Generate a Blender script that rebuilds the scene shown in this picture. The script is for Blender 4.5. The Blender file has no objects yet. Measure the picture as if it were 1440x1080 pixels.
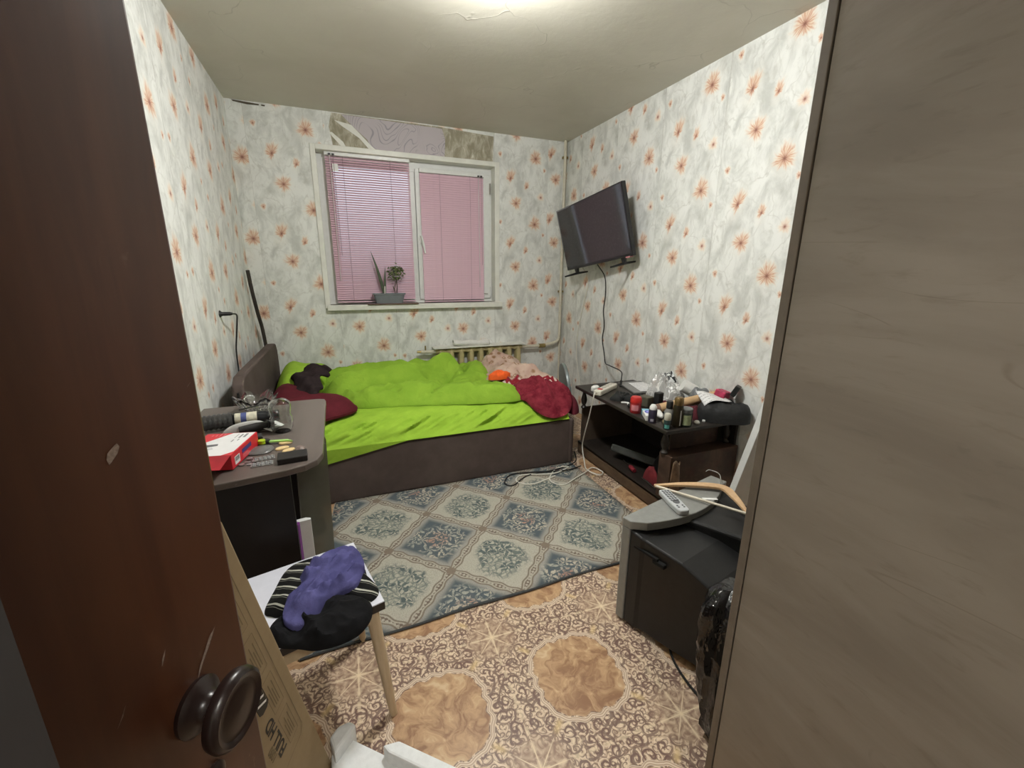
import bpy, bmesh, math, random
import numpy as np
from mathutils import Vector, Matrix
random.seed(7); np.random.seed(7)
SC = bpy.context.scene
COL = SC.collection
PI = math.pi

# ------------------------------------------------------------------ camera, world, lights, exposure
def make_camera():
    f, pit, rol, yaw = 604.66, math.radians(14.68), math.radians(-.39), math.radians(21.856)
    cy, sy, cp, sp = math.cos(yaw), math.sin(yaw), math.cos(pit), math.sin(pit)
    fwd = Vector((sy*cp, cy*cp, -sp)); right = Vector((cy, -sy, 0)); down = -right.cross(fwd)
    r2 = math.cos(rol)*right + math.sin(rol)*down; d2 = -math.sin(rol)*right + math.cos(rol)*down
    cam = bpy.data.cameras.new('camera'); cam.sensor_width = 36; cam.lens = f/1440*36; cam.clip_start = .01
    o = bpy.data.objects.new('camera', cam); COL.objects.link(o)
    m = Matrix.Identity(4)
    for i in range(3):
        m[i][0] = r2[i]; m[i][1] = -d2[i]; m[i][2] = -fwd[i]
    m.translation = (0, 0, 1.34)
    o.matrix_world = m
    SC.camera = o
make_camera()
w = bpy.data.worlds.new('world'); SC.world = w; w.use_nodes = True
w.node_tree.nodes['Background'].inputs[0].default_value = (.75, .82, .95, 1)
w.node_tree.nodes['Background'].inputs[1].default_value = 1.7
SC.view_settings.view_transform = 'Standard'; SC.view_settings.look = 'None'
SC.view_settings.gamma = 1; SC.view_settings.use_curve_mapping = False
SC.view_settings.exposure = 0.0
SC.cycles.max_bounces = 10; SC.cycles.diffuse_bounces = 5; SC.cycles.glossy_bounces = 4
SC.cycles.transmission_bounces = 10; SC.cycles.transparent_max_bounces = 16
SC.cycles.sample_clamp_indirect = 6; SC.cycles.caustics_reflective = False; SC.cycles.caustics_refractive = False
SC.cycles.use_denoising = True
LAMP = (.66, 1.74, 2.42); LAMP_POWER = 15.0; HALL_POWER = 3.2

def light(name, loc, power, col, r):
    l = bpy.data.lights.new(name, 'POINT'); l.energy = power; l.color = col; l.shadow_soft_size = r
    o = bpy.data.objects.new(name, l); o.location = loc; COL.objects.link(o); return o

# ------------------------------------------------------------------ node expressions
class NT:
    def __init__(s, name):
        s.m = bpy.data.materials.new(name); s.m.use_nodes = True
        s.t = s.m.node_tree; s.p = s.t.nodes['Principled BSDF']
    def n(s, typ, **kw):
        nd = s.t.nodes.new(typ)
        for k, v in kw.items(): setattr(nd, k, v)
        return nd
    def link(s, a, b):
        if isinstance(a, E): a = a.s
        if hasattr(a, 'is_output'): s.t.links.new(a, b)
        else: b.default_value = a
    def math(s, op, *a):
        nd = s.n('ShaderNodeMath', operation=op)
        for i, x in enumerate(a): s.link(x, nd.inputs[i])
        return E(s, nd.outputs[0])
    def vec(s, op, *a, out=0):
        nd = s.n('ShaderNodeVectorMath', operation=op)
        for i, x in enumerate(a):
            if op == 'SCALE' and i == 1: s.link(x, nd.inputs['Scale'])
            else: s.link(x, nd.inputs[i])
        return E(s, nd.outputs[out])
    def xyz(s, v):
        nd = s.n('ShaderNodeSeparateXYZ'); s.link(v, nd.inputs[0])
        return [E(s, o) for o in nd.outputs]
    def comb(s, x, y, z=0.0):
        nd = s.n('ShaderNodeCombineXYZ')
        for i, a in enumerate((x, y, z)): s.link(a, nd.inputs[i])
        return E(s, nd.outputs[0])
    def mix(s, f, a, b):
        nd = s.n('ShaderNodeMix', data_type='RGBA')
        s.link(f, nd.inputs[0])
        for i, c in ((6, a), (7, b)):
            if isinstance(c, tuple): c = (*c, 1)
            s.link(c, nd.inputs[i])
        return E(s, nd.outputs[2])
    def mixv(s, f, a, b):
        nd = s.n('ShaderNodeMix', data_type='VECTOR')
        s.link(f, nd.inputs[0]); s.link(a, nd.inputs[4]); s.link(b, nd.inputs[5])
        return E(s, nd.outputs[1])
    def noise(s, v, scale, detail=3, rough=.5, dist=0.0, col=False):
        nd = s.n('ShaderNodeTexNoise')
        if v is not None: s.link(v, nd.inputs['Vector'])
        nd.inputs['Scale'].default_value = scale; nd.inputs['Detail'].default_value = detail
        nd.inputs['Roughness'].default_value = rough; nd.inputs['Distortion'].default_value = dist
        return E(s, nd.outputs[1 if col else 0])
    def voro(s, v, scale, rnd=1.0, feature='F1', dim='2D'):
        nd = s.n('ShaderNodeTexVoronoi', feature=feature, voronoi_dimensions=dim)
        s.link(v, nd.inputs['Vector']); nd.inputs['Scale'].default_value = scale
        nd.inputs['Randomness'].default_value = rnd
        return nd
    def ss(s, x, a, b):
        nd = s.n('ShaderNodeMapRange', interpolation_type='SMOOTHSTEP')
        s.link(x, nd.inputs[0]); s.link(a, nd.inputs[1]); s.link(b, nd.inputs[2])
        return E(s, nd.outputs[0])
    def obj(s):
        return E(s, s.n('ShaderNodeTexCoord').outputs['Object'])
    def uv(s):
        return E(s, s.n('ShaderNodeTexCoord').outputs['UV'])
    def bump(s, h, strength=.3, dist=.01):
        nd = s.n('ShaderNodeBump'); nd.inputs['Strength'].default_value = strength; nd.inputs['Distance'].default_value = dist
        s.link(h, nd.inputs['Height']); s.t.links.new(nd.outputs[0], s.p.inputs['Normal'])
    def out(s, col, rough=.5, spec=.5, metal=0.0):
        if isinstance(col, tuple): col = (*col, 1)
        s.link(col, s.p.inputs['Base Color']); s.link(rough, s.p.inputs['Roughness'])
        s.p.inputs['Specular IOR Level'].default_value = spec; s.p.inputs['Metallic'].default_value = metal
        return s.m
class E:
    def __init__(s, nt, sock): s.nt = nt; s.s = sock
    def __add__(s, o): return s.nt.math('ADD', s, o)
    __radd__ = __add__
    def __sub__(s, o): return s.nt.math('SUBTRACT', s, o)
    def __rsub__(s, o): return s.nt.math('SUBTRACT', o, s)
    def __mul__(s, o): return s.nt.math('MULTIPLY', s, o)
    __rmul__ = __mul__
    def __truediv__(s, o): return s.nt.math('DIVIDE', s, o)
    def sin(s): return s.nt.math('SINE', s)
    def cos(s): return s.nt.math('COSINE', s)
    def abs(s): return s.nt.math('ABSOLUTE', s)
    def sqrt(s): return s.nt.math('SQRT', s)
    def fract(s): return s.nt.math('FRACT', s)
    def floor(s): return s.nt.math('FLOOR', s)
    def lt(s, o): return s.nt.math('LESS_THAN', s, o)
    def max(s, o): return s.nt.math('MAXIMUM', s, o)
    def min(s, o): return s.nt.math('MINIMUM', s, o)
    def pow(s, o): return s.nt.math('POWER', s, o)
    def atan2(s, o): return s.nt.math('ARCTAN2', s, o)

def S(r, g, b):
    f = lambda c: (c/255/12.92 if c/255 <= .04045 else ((c/255+.055)/1.055)**2.4)
    return (f(r), f(g), f(b))
_MC = {}
def mat(name, col, rough=.5, var=.12, nscale=25, bump=0.0, bscale=150, spec=.4, metal=0.0):
    if name in _MC: return _MC[name]
    t = NT(name); v = t.obj()
    nz = t.noise(v, nscale, 4, .6)
    f = t.ss(nz, .3, .7)
    a = tuple(c*(1-var) for c in col); b = tuple(min(1, c*(1+var)) for c in col)
    t.out(t.mix(f, a, b), rough, spec, metal)
    if bump: t.bump(t.noise(v, bscale, 3, .6), bump, .004)
    _MC[name] = t.m
    return t.m
def glass(name, col=(1, 1, 1), rough=.03, ior=1.45):
    t = NT(name)
    t.link(t.mix(t.noise(t.obj(), 12), col, tuple(c*.94 for c in col)), t.p.inputs['Base Color'])
    t.p.inputs['Roughness'].default_value = rough; t.p.inputs['Transmission Weight'].default_value = 1.0
    t.p.inputs['IOR'].default_value = ior
    return t.m
def thin(name, col, alpha, rough=.1, spec=.6):
    t = NT(name); t.out(t.mix(t.noise(t.obj(), 30), col, tuple(c*.8 for c in col)), rough, spec)
    t.p.inputs['Alpha'].default_value = alpha
    return t.m
def emit(name, col, strength):
    t = NT(name); t.out(col, .4)
    t.link((*col, 1), t.p.inputs['Emission Color']); t.p.inputs['Emission Strength'].default_value = strength
    return t.m

# ------------------------------------------------------------------ geometry helpers
def vnoise(x, y, seed=0):
    x = np.asarray(x, float); y = np.asarray(y, float)
    xi = np.floor(x).astype(np.int64); yi = np.floor(y).astype(np.int64); fx = x-xi; fy = y-yi
    def h(a, b):
        n = (a*374761393 + b*668265263 + seed*974711) & 0x7fffffff
        n = ((n ^ (n >> 13))*1274126177) & 0x7fffffff
        return ((n ^ (n >> 16)) & 0xffff)/65535.
    u = fx*fx*(3-2*fx); v = fy*fy*(3-2*fy)
    return (h(xi, yi)*(1-u)+h(xi+1, yi)*u)*(1-v) + (h(xi, yi+1)*(1-u)+h(xi+1, yi+1)*u)*v - .5
def fbm(x, y, seed=0, o=3):
    r = 0; a = 1.
    for i in range(o):
        r = r + a*vnoise(np.asarray(x)*2**i, np.asarray(y)*2**i, seed+i*17); a *= .5
    return r
def crumple(x, y, seed, f, o=3):
    """soft folds with sharp creases"""
    x = np.asarray(x, float); y = np.asarray(y, float); r = 0; a = 1.
    wx = x*f+.8*vnoise(x*f*.7, y*f*.7, seed+5); wy = y*f+.8*vnoise(x*f*.7+9, y*f*.7, seed+6)
    for i in range(o):
        r = r+a*(.5-2*np.abs(vnoise(wx*1.9**i, wy*1.9**i, seed+i*13))); a *= .5
    return r
def smooth_closed(pts, n=8):
    P = [np.array(p, float) for p in pts]; out = []; k = len(P)
    for i in range(k):
        a, b, c, d = P[i-1], P[i], P[(i+1) % k], P[(i+2) % k]
        for j in range(n):
            t = j/n
            out.append(.5*((2*b)+(-a+c)*t+(2*a-5*b+4*c-d)*t*t+(-a+3*b-3*c+d)*t**3))
    return out
def smooth_open(pts, n=8):
    P = [np.array(p, float) for p in pts]; P = [2*P[0]-P[1]]+P+[2*P[-1]-P[-2]]; out = []
    for i in range(1, len(P)-2):
        a, b, c, d = P[i-1], P[i], P[i+1], P[i+2]
        for j in range(n):
            t = j/n
            out.append(.5*((2*b)+(-a+c)*t+(2*a-5*b+4*c-d)*t*t+(-a+3*b-3*c+d)*t**3))
    out.append(P[-2]); return out
def rot(axis, deg): return Matrix.Rotation(math.radians(deg), 4, axis)
def at(x, y, z, rz=0, rx=0, ry=0): return Matrix.Translation((x, y, z)) @ rot('Z', rz) @ rot('Y', ry) @ rot('X', rx)
def frame(o, ex, ey):
    ex = Vector(ex).normalized(); ey = Vector(ey); ez = ex.cross(ey).normalized(); ey = ez.cross(ex)
    m = Matrix.Identity(4)
    for i in range(3): m[i][0] = ex[i]; m[i][1] = ey[i]; m[i][2] = ez[i]
    m.translation = o
    return m

class MB:
    def __init__(s, M=None): s.v = []; s.f = []; s.M = M or Matrix.Identity(4); s.uv = None
    def add(s, vs, fs, M=None):
        b = len(s.v); T = s.M @ M if M is not None else s.M
        s.v += [tuple(T @ Vector([float(c) for c in v])) for v in vs]
        s.f += [tuple(b+i for i in f) for f in fs]
        return s
    def box(s, c, d, M=None):
        x, y, z = c; a, b, e = d[0]/2, d[1]/2, d[2]/2
        vs = [(x+i*a, y+j*b, z+k*e) for i in (-1, 1) for j in (-1, 1) for k in (-1, 1)]
        return s.add(vs, [(0, 1, 3, 2), (4, 6, 7, 5), (0, 4, 5, 1), (2, 3, 7, 6), (0, 2, 6, 4), (1, 5, 7, 3)], M)
    def bb(s, x0, x1, y0, y1, z0, z1, M=None):
        return s.box(((x0+x1)/2, (y0+y1)/2, (z0+z1)/2), (x1-x0, y1-y0, z1-z0), M)
    def lathe(s, prof, n=20, M=None, sx=1., sy=1.):
        vs = []; fs = []; k = len(prof)
        for r, z in prof:
            for i in range(n):
                a = 2*PI*i/n; vs.append((r*sx*math.cos(a), r*sy*math.sin(a), z))
        for j in range(k-1):
            for i in range(n):
                i2 = (i+1) % n; fs.append((j*n+i, j*n+i2, (j+1)*n+i2, (j+1)*n+i))
        if prof[0][0] > 1e-6: fs.append(tuple(range(n-1, -1, -1)))
        if prof[-1][0] > 1e-6: fs.append(tuple((k-1)*n+i for i in range(n)))
        return s.add(vs, fs, M)
    def tube(s, pts, r, n=8, M=None, caps=True):
        P = [Vector([float(c) for c in p]) for p in pts]; vs = []; fs = []; k = len(P)
        rr = r if hasattr(r, '__len__') else [r]*k
        up = Vector((0, 0, 1)); prev = None
        for i in range(k):
            t = (P[min(i+1, k-1)]-P[max(i-1, 0)]).normalized()
            if prev is None: a = t.cross(up if abs(t.z) < .9 else Vector((1, 0, 0))).normalized()
            else: a = (prev-t*prev.dot(t)).normalized()
            prev = a; b = t.cross(a)
            for j in range(n):
                q = 2*PI*j/n; vs.append(P[i]+(a*math.cos(q)+b*math.sin(q))*rr[i])
        for i in range(k-1):
            for j in range(n):
                j2 = (j+1) % n; fs.append((i*n+j, i*n+j2, (i+1)*n+j2, (i+1)*n+j))
        if caps: fs += [tuple(range(n-1, -1, -1)), tuple((k-1)*n+j for j in range(n))]
        return s.add(vs, fs, M)
    def prism(s, poly, z0, z1, M=None):
        n = len(poly)
        vs = [(p[0], p[1], z0) for p in poly]+[(p[0], p[1], z1) for p in poly]
        fs = [tuple(range(n-1, -1, -1)), tuple(range(n, 2*n))]+[(i, (i+1) % n, n+(i+1) % n, n+i) for i in range(n)]
        return s.add(vs, fs, M)
    def grid(s, fn, nu, nv, M=None, thick=0.0):
        vs = [fn(i/nu, j/nv) for j in range(nv+1) for i in range(nu+1)]
        fs = [(j*(nu+1)+i, j*(nu+1)+i+1, (j+1)*(nu+1)+i+1, (j+1)*(nu+1)+i) for j in range(nv) for i in range(nu)]
        return s.add(vs, fs, M)
    def mound(s, outline, h, z=0., rings=10, p=2.2, q=2., fold=None, base=None, M=None, n=6, under=None):
        """closed pillow-like body over a smooth outline; fold(x,y,k)->dz, base(x,y)->floor height"""
        O = np.array(smooth_closed(outline, n)); c = O.mean(0); N = len(O); vs = []; fs = []
        for r in range(rings):
            k = math.cos(r/rings*PI/2)
            xy = c+(O-c)*k
            zb = base(xy[:, 0], xy[:, 1]) if base else np.full(N, z)
            pr = (max(0, 1-k**p))**(1/q)
            zz = zb+h*pr
            if fold: zz = zz+fold(xy[:, 0], xy[:, 1])*min(1, pr*1.3)
            if r == 0 and under is not None: zz = zb-under
            vs += [(xy[i, 0], xy[i, 1], zz[i]) for i in range(N)]
        cz = (base(c[:1], c[1:])[0] if base else z)+h+(float(fold(c[:1], c[1:])[0]) if fold else 0)
        vs.append((c[0], c[1], cz))
        for r in range(rings-1):
            for i in range(N):
                i2 = (i+1) % N; fs.append((r*N+i, r*N+i2, (r+1)*N+i2, (r+1)*N+i))
        for i in range(N): fs.append(((rings-1)*N+i, (rings-1)*N+(i+1) % N, rings*N))
        fs.append(tuple(range(N-1, -1, -1)))
        return s.add(vs, fs, M)
    def build(s, name, m, parent=None, smooth=False, bevel=0.0, seg=2, sub=0, solid=0.0, kind=None, ang=40):
        me = bpy.data.meshes.new(name)
        off = Vector(parent.get('_o', (0, 0, 0))) if parent is not None else Vector((0, 0, 0))
        me.from_pydata([Vector(v)-off for v in s.v], [], s.f)
        bm = bmesh.new(); bm.from_mesh(me); bmesh.ops.recalc_face_normals(bm, faces=bm.faces); bm.to_mesh(me); bm.free()
        me.materials.append(m)
        if smooth:
            me.polygons.foreach_set('use_smooth', [True]*len(me.polygons))
            try: me.set_sharp_from_angle(angle=math.radians(ang))
            except Exception: pass
        o = bpy.data.objects.new(name, me); COL.objects.link(o)
        if parent is not None: o.parent = parent; o['_o'] = tuple(off)
        else: o['_o'] = (0., 0., 0.)
        if solid:
            md = o.modifiers.new('solid', 'SOLIDIFY'); md.thickness = solid; md.offset = 0
        if bevel:
            md = o.modifiers.new('bevel', 'BEVEL'); md.width = bevel; md.segments = seg; md.limit_method = 'ANGLE'; md.angle_limit = math.radians(35)
        if sub:
            md = o.modifiers.new('sub', 'SUBSURF'); md.levels = sub; md.render_levels = sub
        if kind: o['kind'] = kind
        return o
def tag(o, label, cat, group=None):
    o['label'] = label; o['category'] = cat
    if group: o['group'] = group
    return o
def thing(name, loc, label, cat, group=None):
    o = bpy.data.objects.new(name, None); o.empty_display_size = .05; COL.objects.link(o)
    o.location = loc; o['_o'] = tuple(float(c) for c in loc)
    return tag(o, label, cat, group)
def struct(o):
    o['kind'] = 'structure'; return o
def text(name, body, size, M, m, parent, extrude=.0004):
    cu = bpy.data.curves.new(name, 'FONT'); cu.body = body; cu.size = size; cu.extrude = extrude; cu.offset = size*.022
    o = bpy.data.objects.new(name, cu); COL.objects.link(o)
    me = bpy.data.meshes.new_from_object(o.evaluated_get(bpy.context.evaluated_depsgraph_get()))
    bpy.data.objects.remove(o); me.materials.clear(); me.materials.append(m)
    T = Matrix.Translation(-Vector(parent.get('_o', (0, 0, 0)))) @ M
    me.transform(T)
    r = bpy.data.objects.new(name, me); COL.objects.link(r); r.parent = parent
    return r
# ------------------------------------------------------------------ setting
XL, XR, YB, H = -.615, 2.11, 3.92, 2.5
TU, TV = .525, .563

def wallpaper():
    t = NT('wallpaper'); u, v, _ = t.xyz(t.uv())
    wob = t.noise(t.uv(), 3.0, 2, col=True)
    p = t.comb(u, v)
    fl = [(0, 0, .080, 0, 1), (-.19, .175, .071, 1, 1), (-.245, .406, .060, 2, .7), (-.087, .335, .037, 3, .7),
          (.058, .24, .044, 4, .95), (-.345, .008, .024, 5, .8), (.09, .47, .02, 6, .8)]
    D = None; best = None
    for (cu, cv, sz, k, asp) in fl:
        q = t.vec('SUBTRACT', p, (cu/TU-.5, cv/TV-.5, 0))
        q = t.vec('FRACTION', q); q = t.vec('SUBTRACT', q, (.5, .5, 0))
        q = t.vec('MULTIPLY', q, (TU/sz, TV/sz*asp, 0))
        dist = t.vec('LENGTH', q, out=1)
        q = t.vec('ADD', q, (0, 0, k/6))
        if D is None: D, best = q, dist
        else:
            f = dist.lt(best)
            D = t.mixv(f, D, q); best = best.min(dist)
    dx, dy, kk = t.xyz(D)
    kind = kk*6.0
    cup = t.ss(kind, 1.4, 1.6)*(1.0-t.ss(kind, 3.4, 3.6))        # flowers seen from the side
    dy2 = dy+cup*(.28-dx*.35)
    th = dy2.atan2(dx)
    r = (dx*dx+dy2*dy2).sqrt()
    warp = t.noise(t.uv(), 11., 3)
    pet = (th*8.0+warp*9.0+kind*2.1).cos()*.5+.5
    pet2 = (th*21.0+warp*14.0).cos()*.5+.5
    edge = .70+pet*.15+pet2*.12+warp*.55-.27-cup*.12+(th*3.0+kind*1.7+warp*4.0).cos()*.11+(th.sin())*(.12+cup*.20)
    m = 1.0-t.ss(r, edge*.50, edge*1.10)
    halo = 1.0-t.ss(r, .6, 1.45)
    core = 1.0-t.ss(r, .04, .38+pet2*.16)
    dark = 1.0-t.ss(r, .0, .11+pet*.13+pet2*.08)
    streak = t.ss(pet*.45+pet2*.55, .2, .85)
    white = t.ss(kind, 3.6, 3.8)*(1.0-t.ss(kind, 4.2, 4.4))
    # ground of grey and cream brush strokes
    sv = t.vec('MULTIPLY', t.vec('ADD', t.uv(), t.vec('SCALE', wob, .10)), (TU, TV*.55, 1))
    n1 = t.noise(sv, 9., 6, .62, .6); n2 = t.noise(sv, 26., 4, .6, .8)
    vn = t.vec('ADD', t.vec('MULTIPLY', t.uv(), (TU, TV*.8, 0)), t.vec('SCALE', t.noise(t.uv(), 5., 3, col=True), .12))
    ve = E(t, t.voro(vn, 6., 1, 'DISTANCE_TO_EDGE').outputs['Distance'])
    stroke = (1.0-t.ss(ve, 0.0, .035))*t.ss(n1, .40, .6)
    g = t.mix(t.ss(n1, .32, .62), (.55, .56, .53), (.79, .80, .77))
    g = t.mix(t.ss(n2, .52, .72)*.38, g, (.42, .415, .365))
    g = t.mix(stroke*.28, g, (.38, .375, .33))
    g = t.mix(halo*.5, g, (.82, .81, .76))
    pc = t.mix(streak, (.76, .60, .46), (.62, .36, .24))
    pc = t.mix(white*.6, pc, (.86, .80, .70))
    pc = t.mix(core*.75, pc, (.42, .135, .075))
    pc = t.mix(dark, pc, (.20, .055, .03))
    edgec = t.ss(r, edge*.5, edge*.95)
    pc = t.mix(edgec*.7, pc, (.84, .76, .64))
    col = t.mix(m*.92, g, pc)
    # the blurred seams between lengths
    su = ((u-.238+.5).fract()-.5).abs()
    col = t.mix((1.0-t.ss(su, .001, .006))*.4, col, (.30, .28, .24))
    t.bump(n2*.6+t.noise(sv, 120., 2)*.5+m*.25, .22, .004)
    return t.out(col, .62, .25)

def linoleum():
    t = NT('linoleum'); p = t.obj(); TS = .475
    q = t.vec('SUBTRACT', p, (.659, 1.015, 0))
    rn = t.n('ShaderNodeVectorRotate', rotation_type='Z_AXIS'); t.link(q, rn.inputs['Vector']); rn.inputs['Angle'].default_value = math.radians(2.0)
    q = t.vec('SCALE', E(t, rn.outputs[0]), 1/TS)
    l = t.vec('SUBTRACT', t.vec('FRACTION', t.vec('ADD', q, (.5, .5, 0))), (.5, .5, 0))
    lx, ly, _ = t.xyz(l); r = (lx*lx+ly*ly).sqrt(); th = ly.atan2(lx)
    R = .315+(th*8.0).cos().abs()*.012+(th*4.0).cos()*(-.018)+(th*20.0).cos()*.006
    med = 1.0-t.ss(r, R-.012, R)
    ring = t.ss(r, R, R+.006)*(1.0-t.ss(r, R+.030, R+.038))
    rl = ((r-R)*420.0).sin()*.5+.5
    # amber marbling
    mq = t.vec('ADD', q, t.vec('SCALE', t.noise(q, 3., 3, col=True), .45))
    mn = t.noise(mq, 7., 5, .62, 1.2)
    mc = t.mix(t.ss(mn, .32, .62), (.26, .135, .07), (.50, .32, .175))
    mc = t.mix(t.ss(mn, .56, .74), mc, (.62, .46, .28))
    # scrollwork: spirals around scattered centres
    wq = t.vec('ADD', q, t.vec('SCALE', t.vec('SUBTRACT', t.noise(q, 9., 2, col=True), (.5, .5, .5)), .06))
    def spirals(scale, arms, turns, ph):
        nd = t.voro(wq, scale, .85); d = t.vec('SUBTRACT', wq, E(t, nd.outputs['Position']))
        x, y, _ = t.xyz(d); rr = (x*x+y*y).sqrt()*scale
        cr = t.xyz(E(t, nd.outputs['Color']))[0]
        sgn = cr.lt(.5)*2.0-1.0
        return (y.atan2(x)*arms*sgn+rr*turns+cr*6.28+ph).sin(), rr
    s1, r1 = spirals(10.5, 1.0, 15., 0.0)
    s2, r2 = spirals(19., 1.0, 13., 1.0)
    s3, r3 = spirals(5.0, 3.0, 9., .5)
    dark = (t.ss(s1, .25, .7)*(1.0-t.ss(r1, .42, .7))).max(t.ss(s2, .45, .8)*.85).max(t.ss(s3, .80, .95)*.9)
    hi = t.ss(s1*-1.0, .35, .9).max(t.ss(s2*-1.0, .72, .95)*.8)
    base = t.mix(t.ss(t.noise(q, 5., 3), .35, .65), (.42, .29, .20), (.60, .46, .32))
    base = t.mix(hi*.8, base, (.74, .60, .44))
    base = t.mix(dark*.88, base, (.115, .058, .050))
    # eight-rayed stars on the corners and pale bands along the joints
    cx = .5-lx.abs(); cy = .5-ly.abs()
    rc = (cx*cx+cy*cy).sqrt(); tc = cy.atan2(cx)
    ray = 1.0-t.ss((tc*4.0).sin().abs()*rc, .004, .018)
    star = ray*(1.0-t.ss(rc, .10, .24))
    bed = 1.0-t.ss(rc, .12, .25)
    fern = ((tc*4.0).sin().abs()*6.0+rc*90.0).sin()*.5+.5
    base = t.mix(bed*.75, base, t.mix(fern, (.30, .19, .13), (.52, .38, .26)))
    band = (1.0-t.ss(cx.min(cy), .006, .016))*t.ss((rc*60.0).sin(), -.6, .2)
    base = t.mix(band*.6, base, (.72, .58, .40))
    base = t.mix(star*.9, base, (.78, .65, .45))
    diag = (1.0-t.ss((lx.abs()-ly.abs()).abs(), .0, .05))*t.ss(r, .36, .41)*(1.0-t.ss(r, .44, .50))
    base = t.mix(diag*.7, base, (.66, .48, .24))
    base = t.mix(ring, base, t.mix(rl, (.40, .28, .20), (.72, .60, .46)))
    col = t.mix(med, base, mc)
    t.bump(dark*-.4+t.noise(q, 60., 2)*.3, .08, .002)
    return t.out(col, t.noise(q, 3., 3)*.2+.30, .4)

def rug_mat():
    t = NT('rug_weave'); p = t.obj()
    rn = t.n('ShaderNodeVectorRotate', rotation_type='Z_AXIS'); t.link(t.vec('SUBTRACT', p, (.125, 1.918, 0)), rn.inputs['Vector']); rn.inputs['Angle'].default_value = math.radians(-1.5)
    x, y, _ = t.xyz(t.vec('DIVIDE', E(t, rn.outputs[0]), (.486, .512, 1)))
    wv = t.noise(p, 14., 2)
    a = x+y; b = x-y                           # lattice lines where a or b is whole
    def lines(s, o):
        d = ((s+.5).fract()-.5).abs()
        return d+((o*PI*8.0).sin())*.012
    da, db = lines(a, b), lines(b, a)
    d = da.min(db)
    # which diamond: rows at y = .5+n are blue, rows at y = n are cream
    fa, fb = a.floor(), b.floor()
    par = ((fa-fb)*.5).fract()                  # 0 or .5
    blue = 1.0-t.ss(par, .1, .4)
    # local coordinate inside the diamond
    la = a.fract()-.5; lb = b.fract()-.5
    lx = (la+lb)*.5; ly = (la-lb)*.5; rr = (lx*lx*1.1+ly*ly*1.1).sqrt()
    dm = la.abs().max(lb.abs())
    # bouquet: leaf and petal cells
    jq = t.vec('ADD', p, t.vec('SCALE', t.vec('SUBTRACT', t.noise(p, 22., 2, col=True), (.5, .5, .5)), .05))
    nd = t.voro(jq, 17., .9); dd = t.vec('SUBTRACT', jq, E(t, nd.outputs['Position']))
    px, py, _ = t.xyz(dd); pr = (px*px+py*py).sqrt()*17.; pt = py.atan2(px)
    cr, cg, cb = t.xyz(E(t, nd.outputs['Color']))
    petal = t.ss((pt*5.0+cr*6.28+pr*4.0).sin()+.65-pr*1.1, -.05, .25)
    leaf = t.ss(E(t, t.voro(jq, 38., 1.0, 'DISTANCE_TO_EDGE').outputs['Distance']), .05, .17)
    ra = t.noise(p, 11., 3)
    bq = 1.0-t.ss(rr+(ra-.5)*.30, .24, .32)
    cream = (.45, .43, .355); teal = (.080, .105, .120)
    ground = t.mix(blue, cream, teal)
    ink = t.mix(blue, (.085, .115, .115), (.50, .45, .36))
    ink2 = t.mix(blue, (.30, .31, .26), t.mix(t.ss(rr, .08, .17), (.40, .245, .19), (.36, .36, .31)))
    col = t.mix(bq*petal, ground, t.mix(t.ss(cg, .4, .6), ink, ink2))
    col = t.mix(bq*(1.0-leaf)*.75, col, t.mix(blue, (.13, .16, .15), (.10, .12, .13)))
    # shaded cream edge of each diamond and braided brown lattice
    col = t.mix(t.ss(dm, .33, .43)*.8, col, t.mix(blue, (.46, .43, .36), (.40, .38, .33)))
    braid = ((a-b)*62.0).sin()*((a+b)*62.0).sin()
    col = t.mix(1.0-t.ss(d, .050, .066), col, (.20, .165, .125))
    col = t.mix(1.0-t.ss(d, .030, .044), col, (.43, .40, .33))
    col = t.mix((1.0-t.ss(d, .012, .024))*t.ss(braid+wv, .2, .6), col, (.17, .13, .10))
    node = ((x+.5).fract()-.5); node2 = ((y+.5).fract()-.5)
    n_r = (node*node+node2*node2).sqrt(); m_r0 = (x.fract()-.5); m_r1 = (y.fract()-.5)
    n_r = n_r.min((m_r0*m_r0+m_r1*m_r1).sqrt())
    col = t.mix(1.0-t.ss(n_r, .040, .052), col, (.22, .17, .13))
    col = t.mix(t.ss(t.noise(p, 240., 2), .35, .7)*.35, col, (.12, .12, .11))
    t.bump(t.noise(p, 420., 2)+petal*bq*.5, .35, .003)
    return t.out(col, .95, .1)

def plaster_ceiling():
    t = NT('ceiling_paint'); p = t.obj()
    n = t.noise(p, 1.7, 4, .6, .4); n2 = t.noise(p, 16., 5, .62, .3)
    col = t.mix(t.ss(n, .3, .7), (.56, .535, .455), (.62, .595, .515))
    nd = E(t, t.voro(t.vec('ADD', p, t.vec('SCALE', t.noise(p, 2., 3, col=True), .9)), 1.3, 1, 'DISTANCE_TO_EDGE', '3D').outputs['Distance'])
    crack = (1.0-t.ss(nd, .0, .006))*t.ss(n, .45, .6)
    col = t.mix(crack*.35, col, (.30, .28, .23))
    t.bump(n2*.7+crack*1.2+t.noise(p, 60., 3)*.12, .16, .012)
    return t.out(col, .55, .3)

def wood(name, a, b, scale=6., axis=(1, 1, .06), rough=.45, detail=5, spec=.4, lines=.5):
    t = NT(name); p = t.vec('MULTIPLY', t.obj(), axis)
    n = t.noise(p, scale, detail, .62, .8); n2 = t.noise(p, scale*7, 3, .6, .2)
    t.out(t.mix(t.ss(n*(1-lines)+n2*lines, .33, .67), a, b), rough, spec)
    t.bump(n2, .08, .002)
    return t.m

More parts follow.
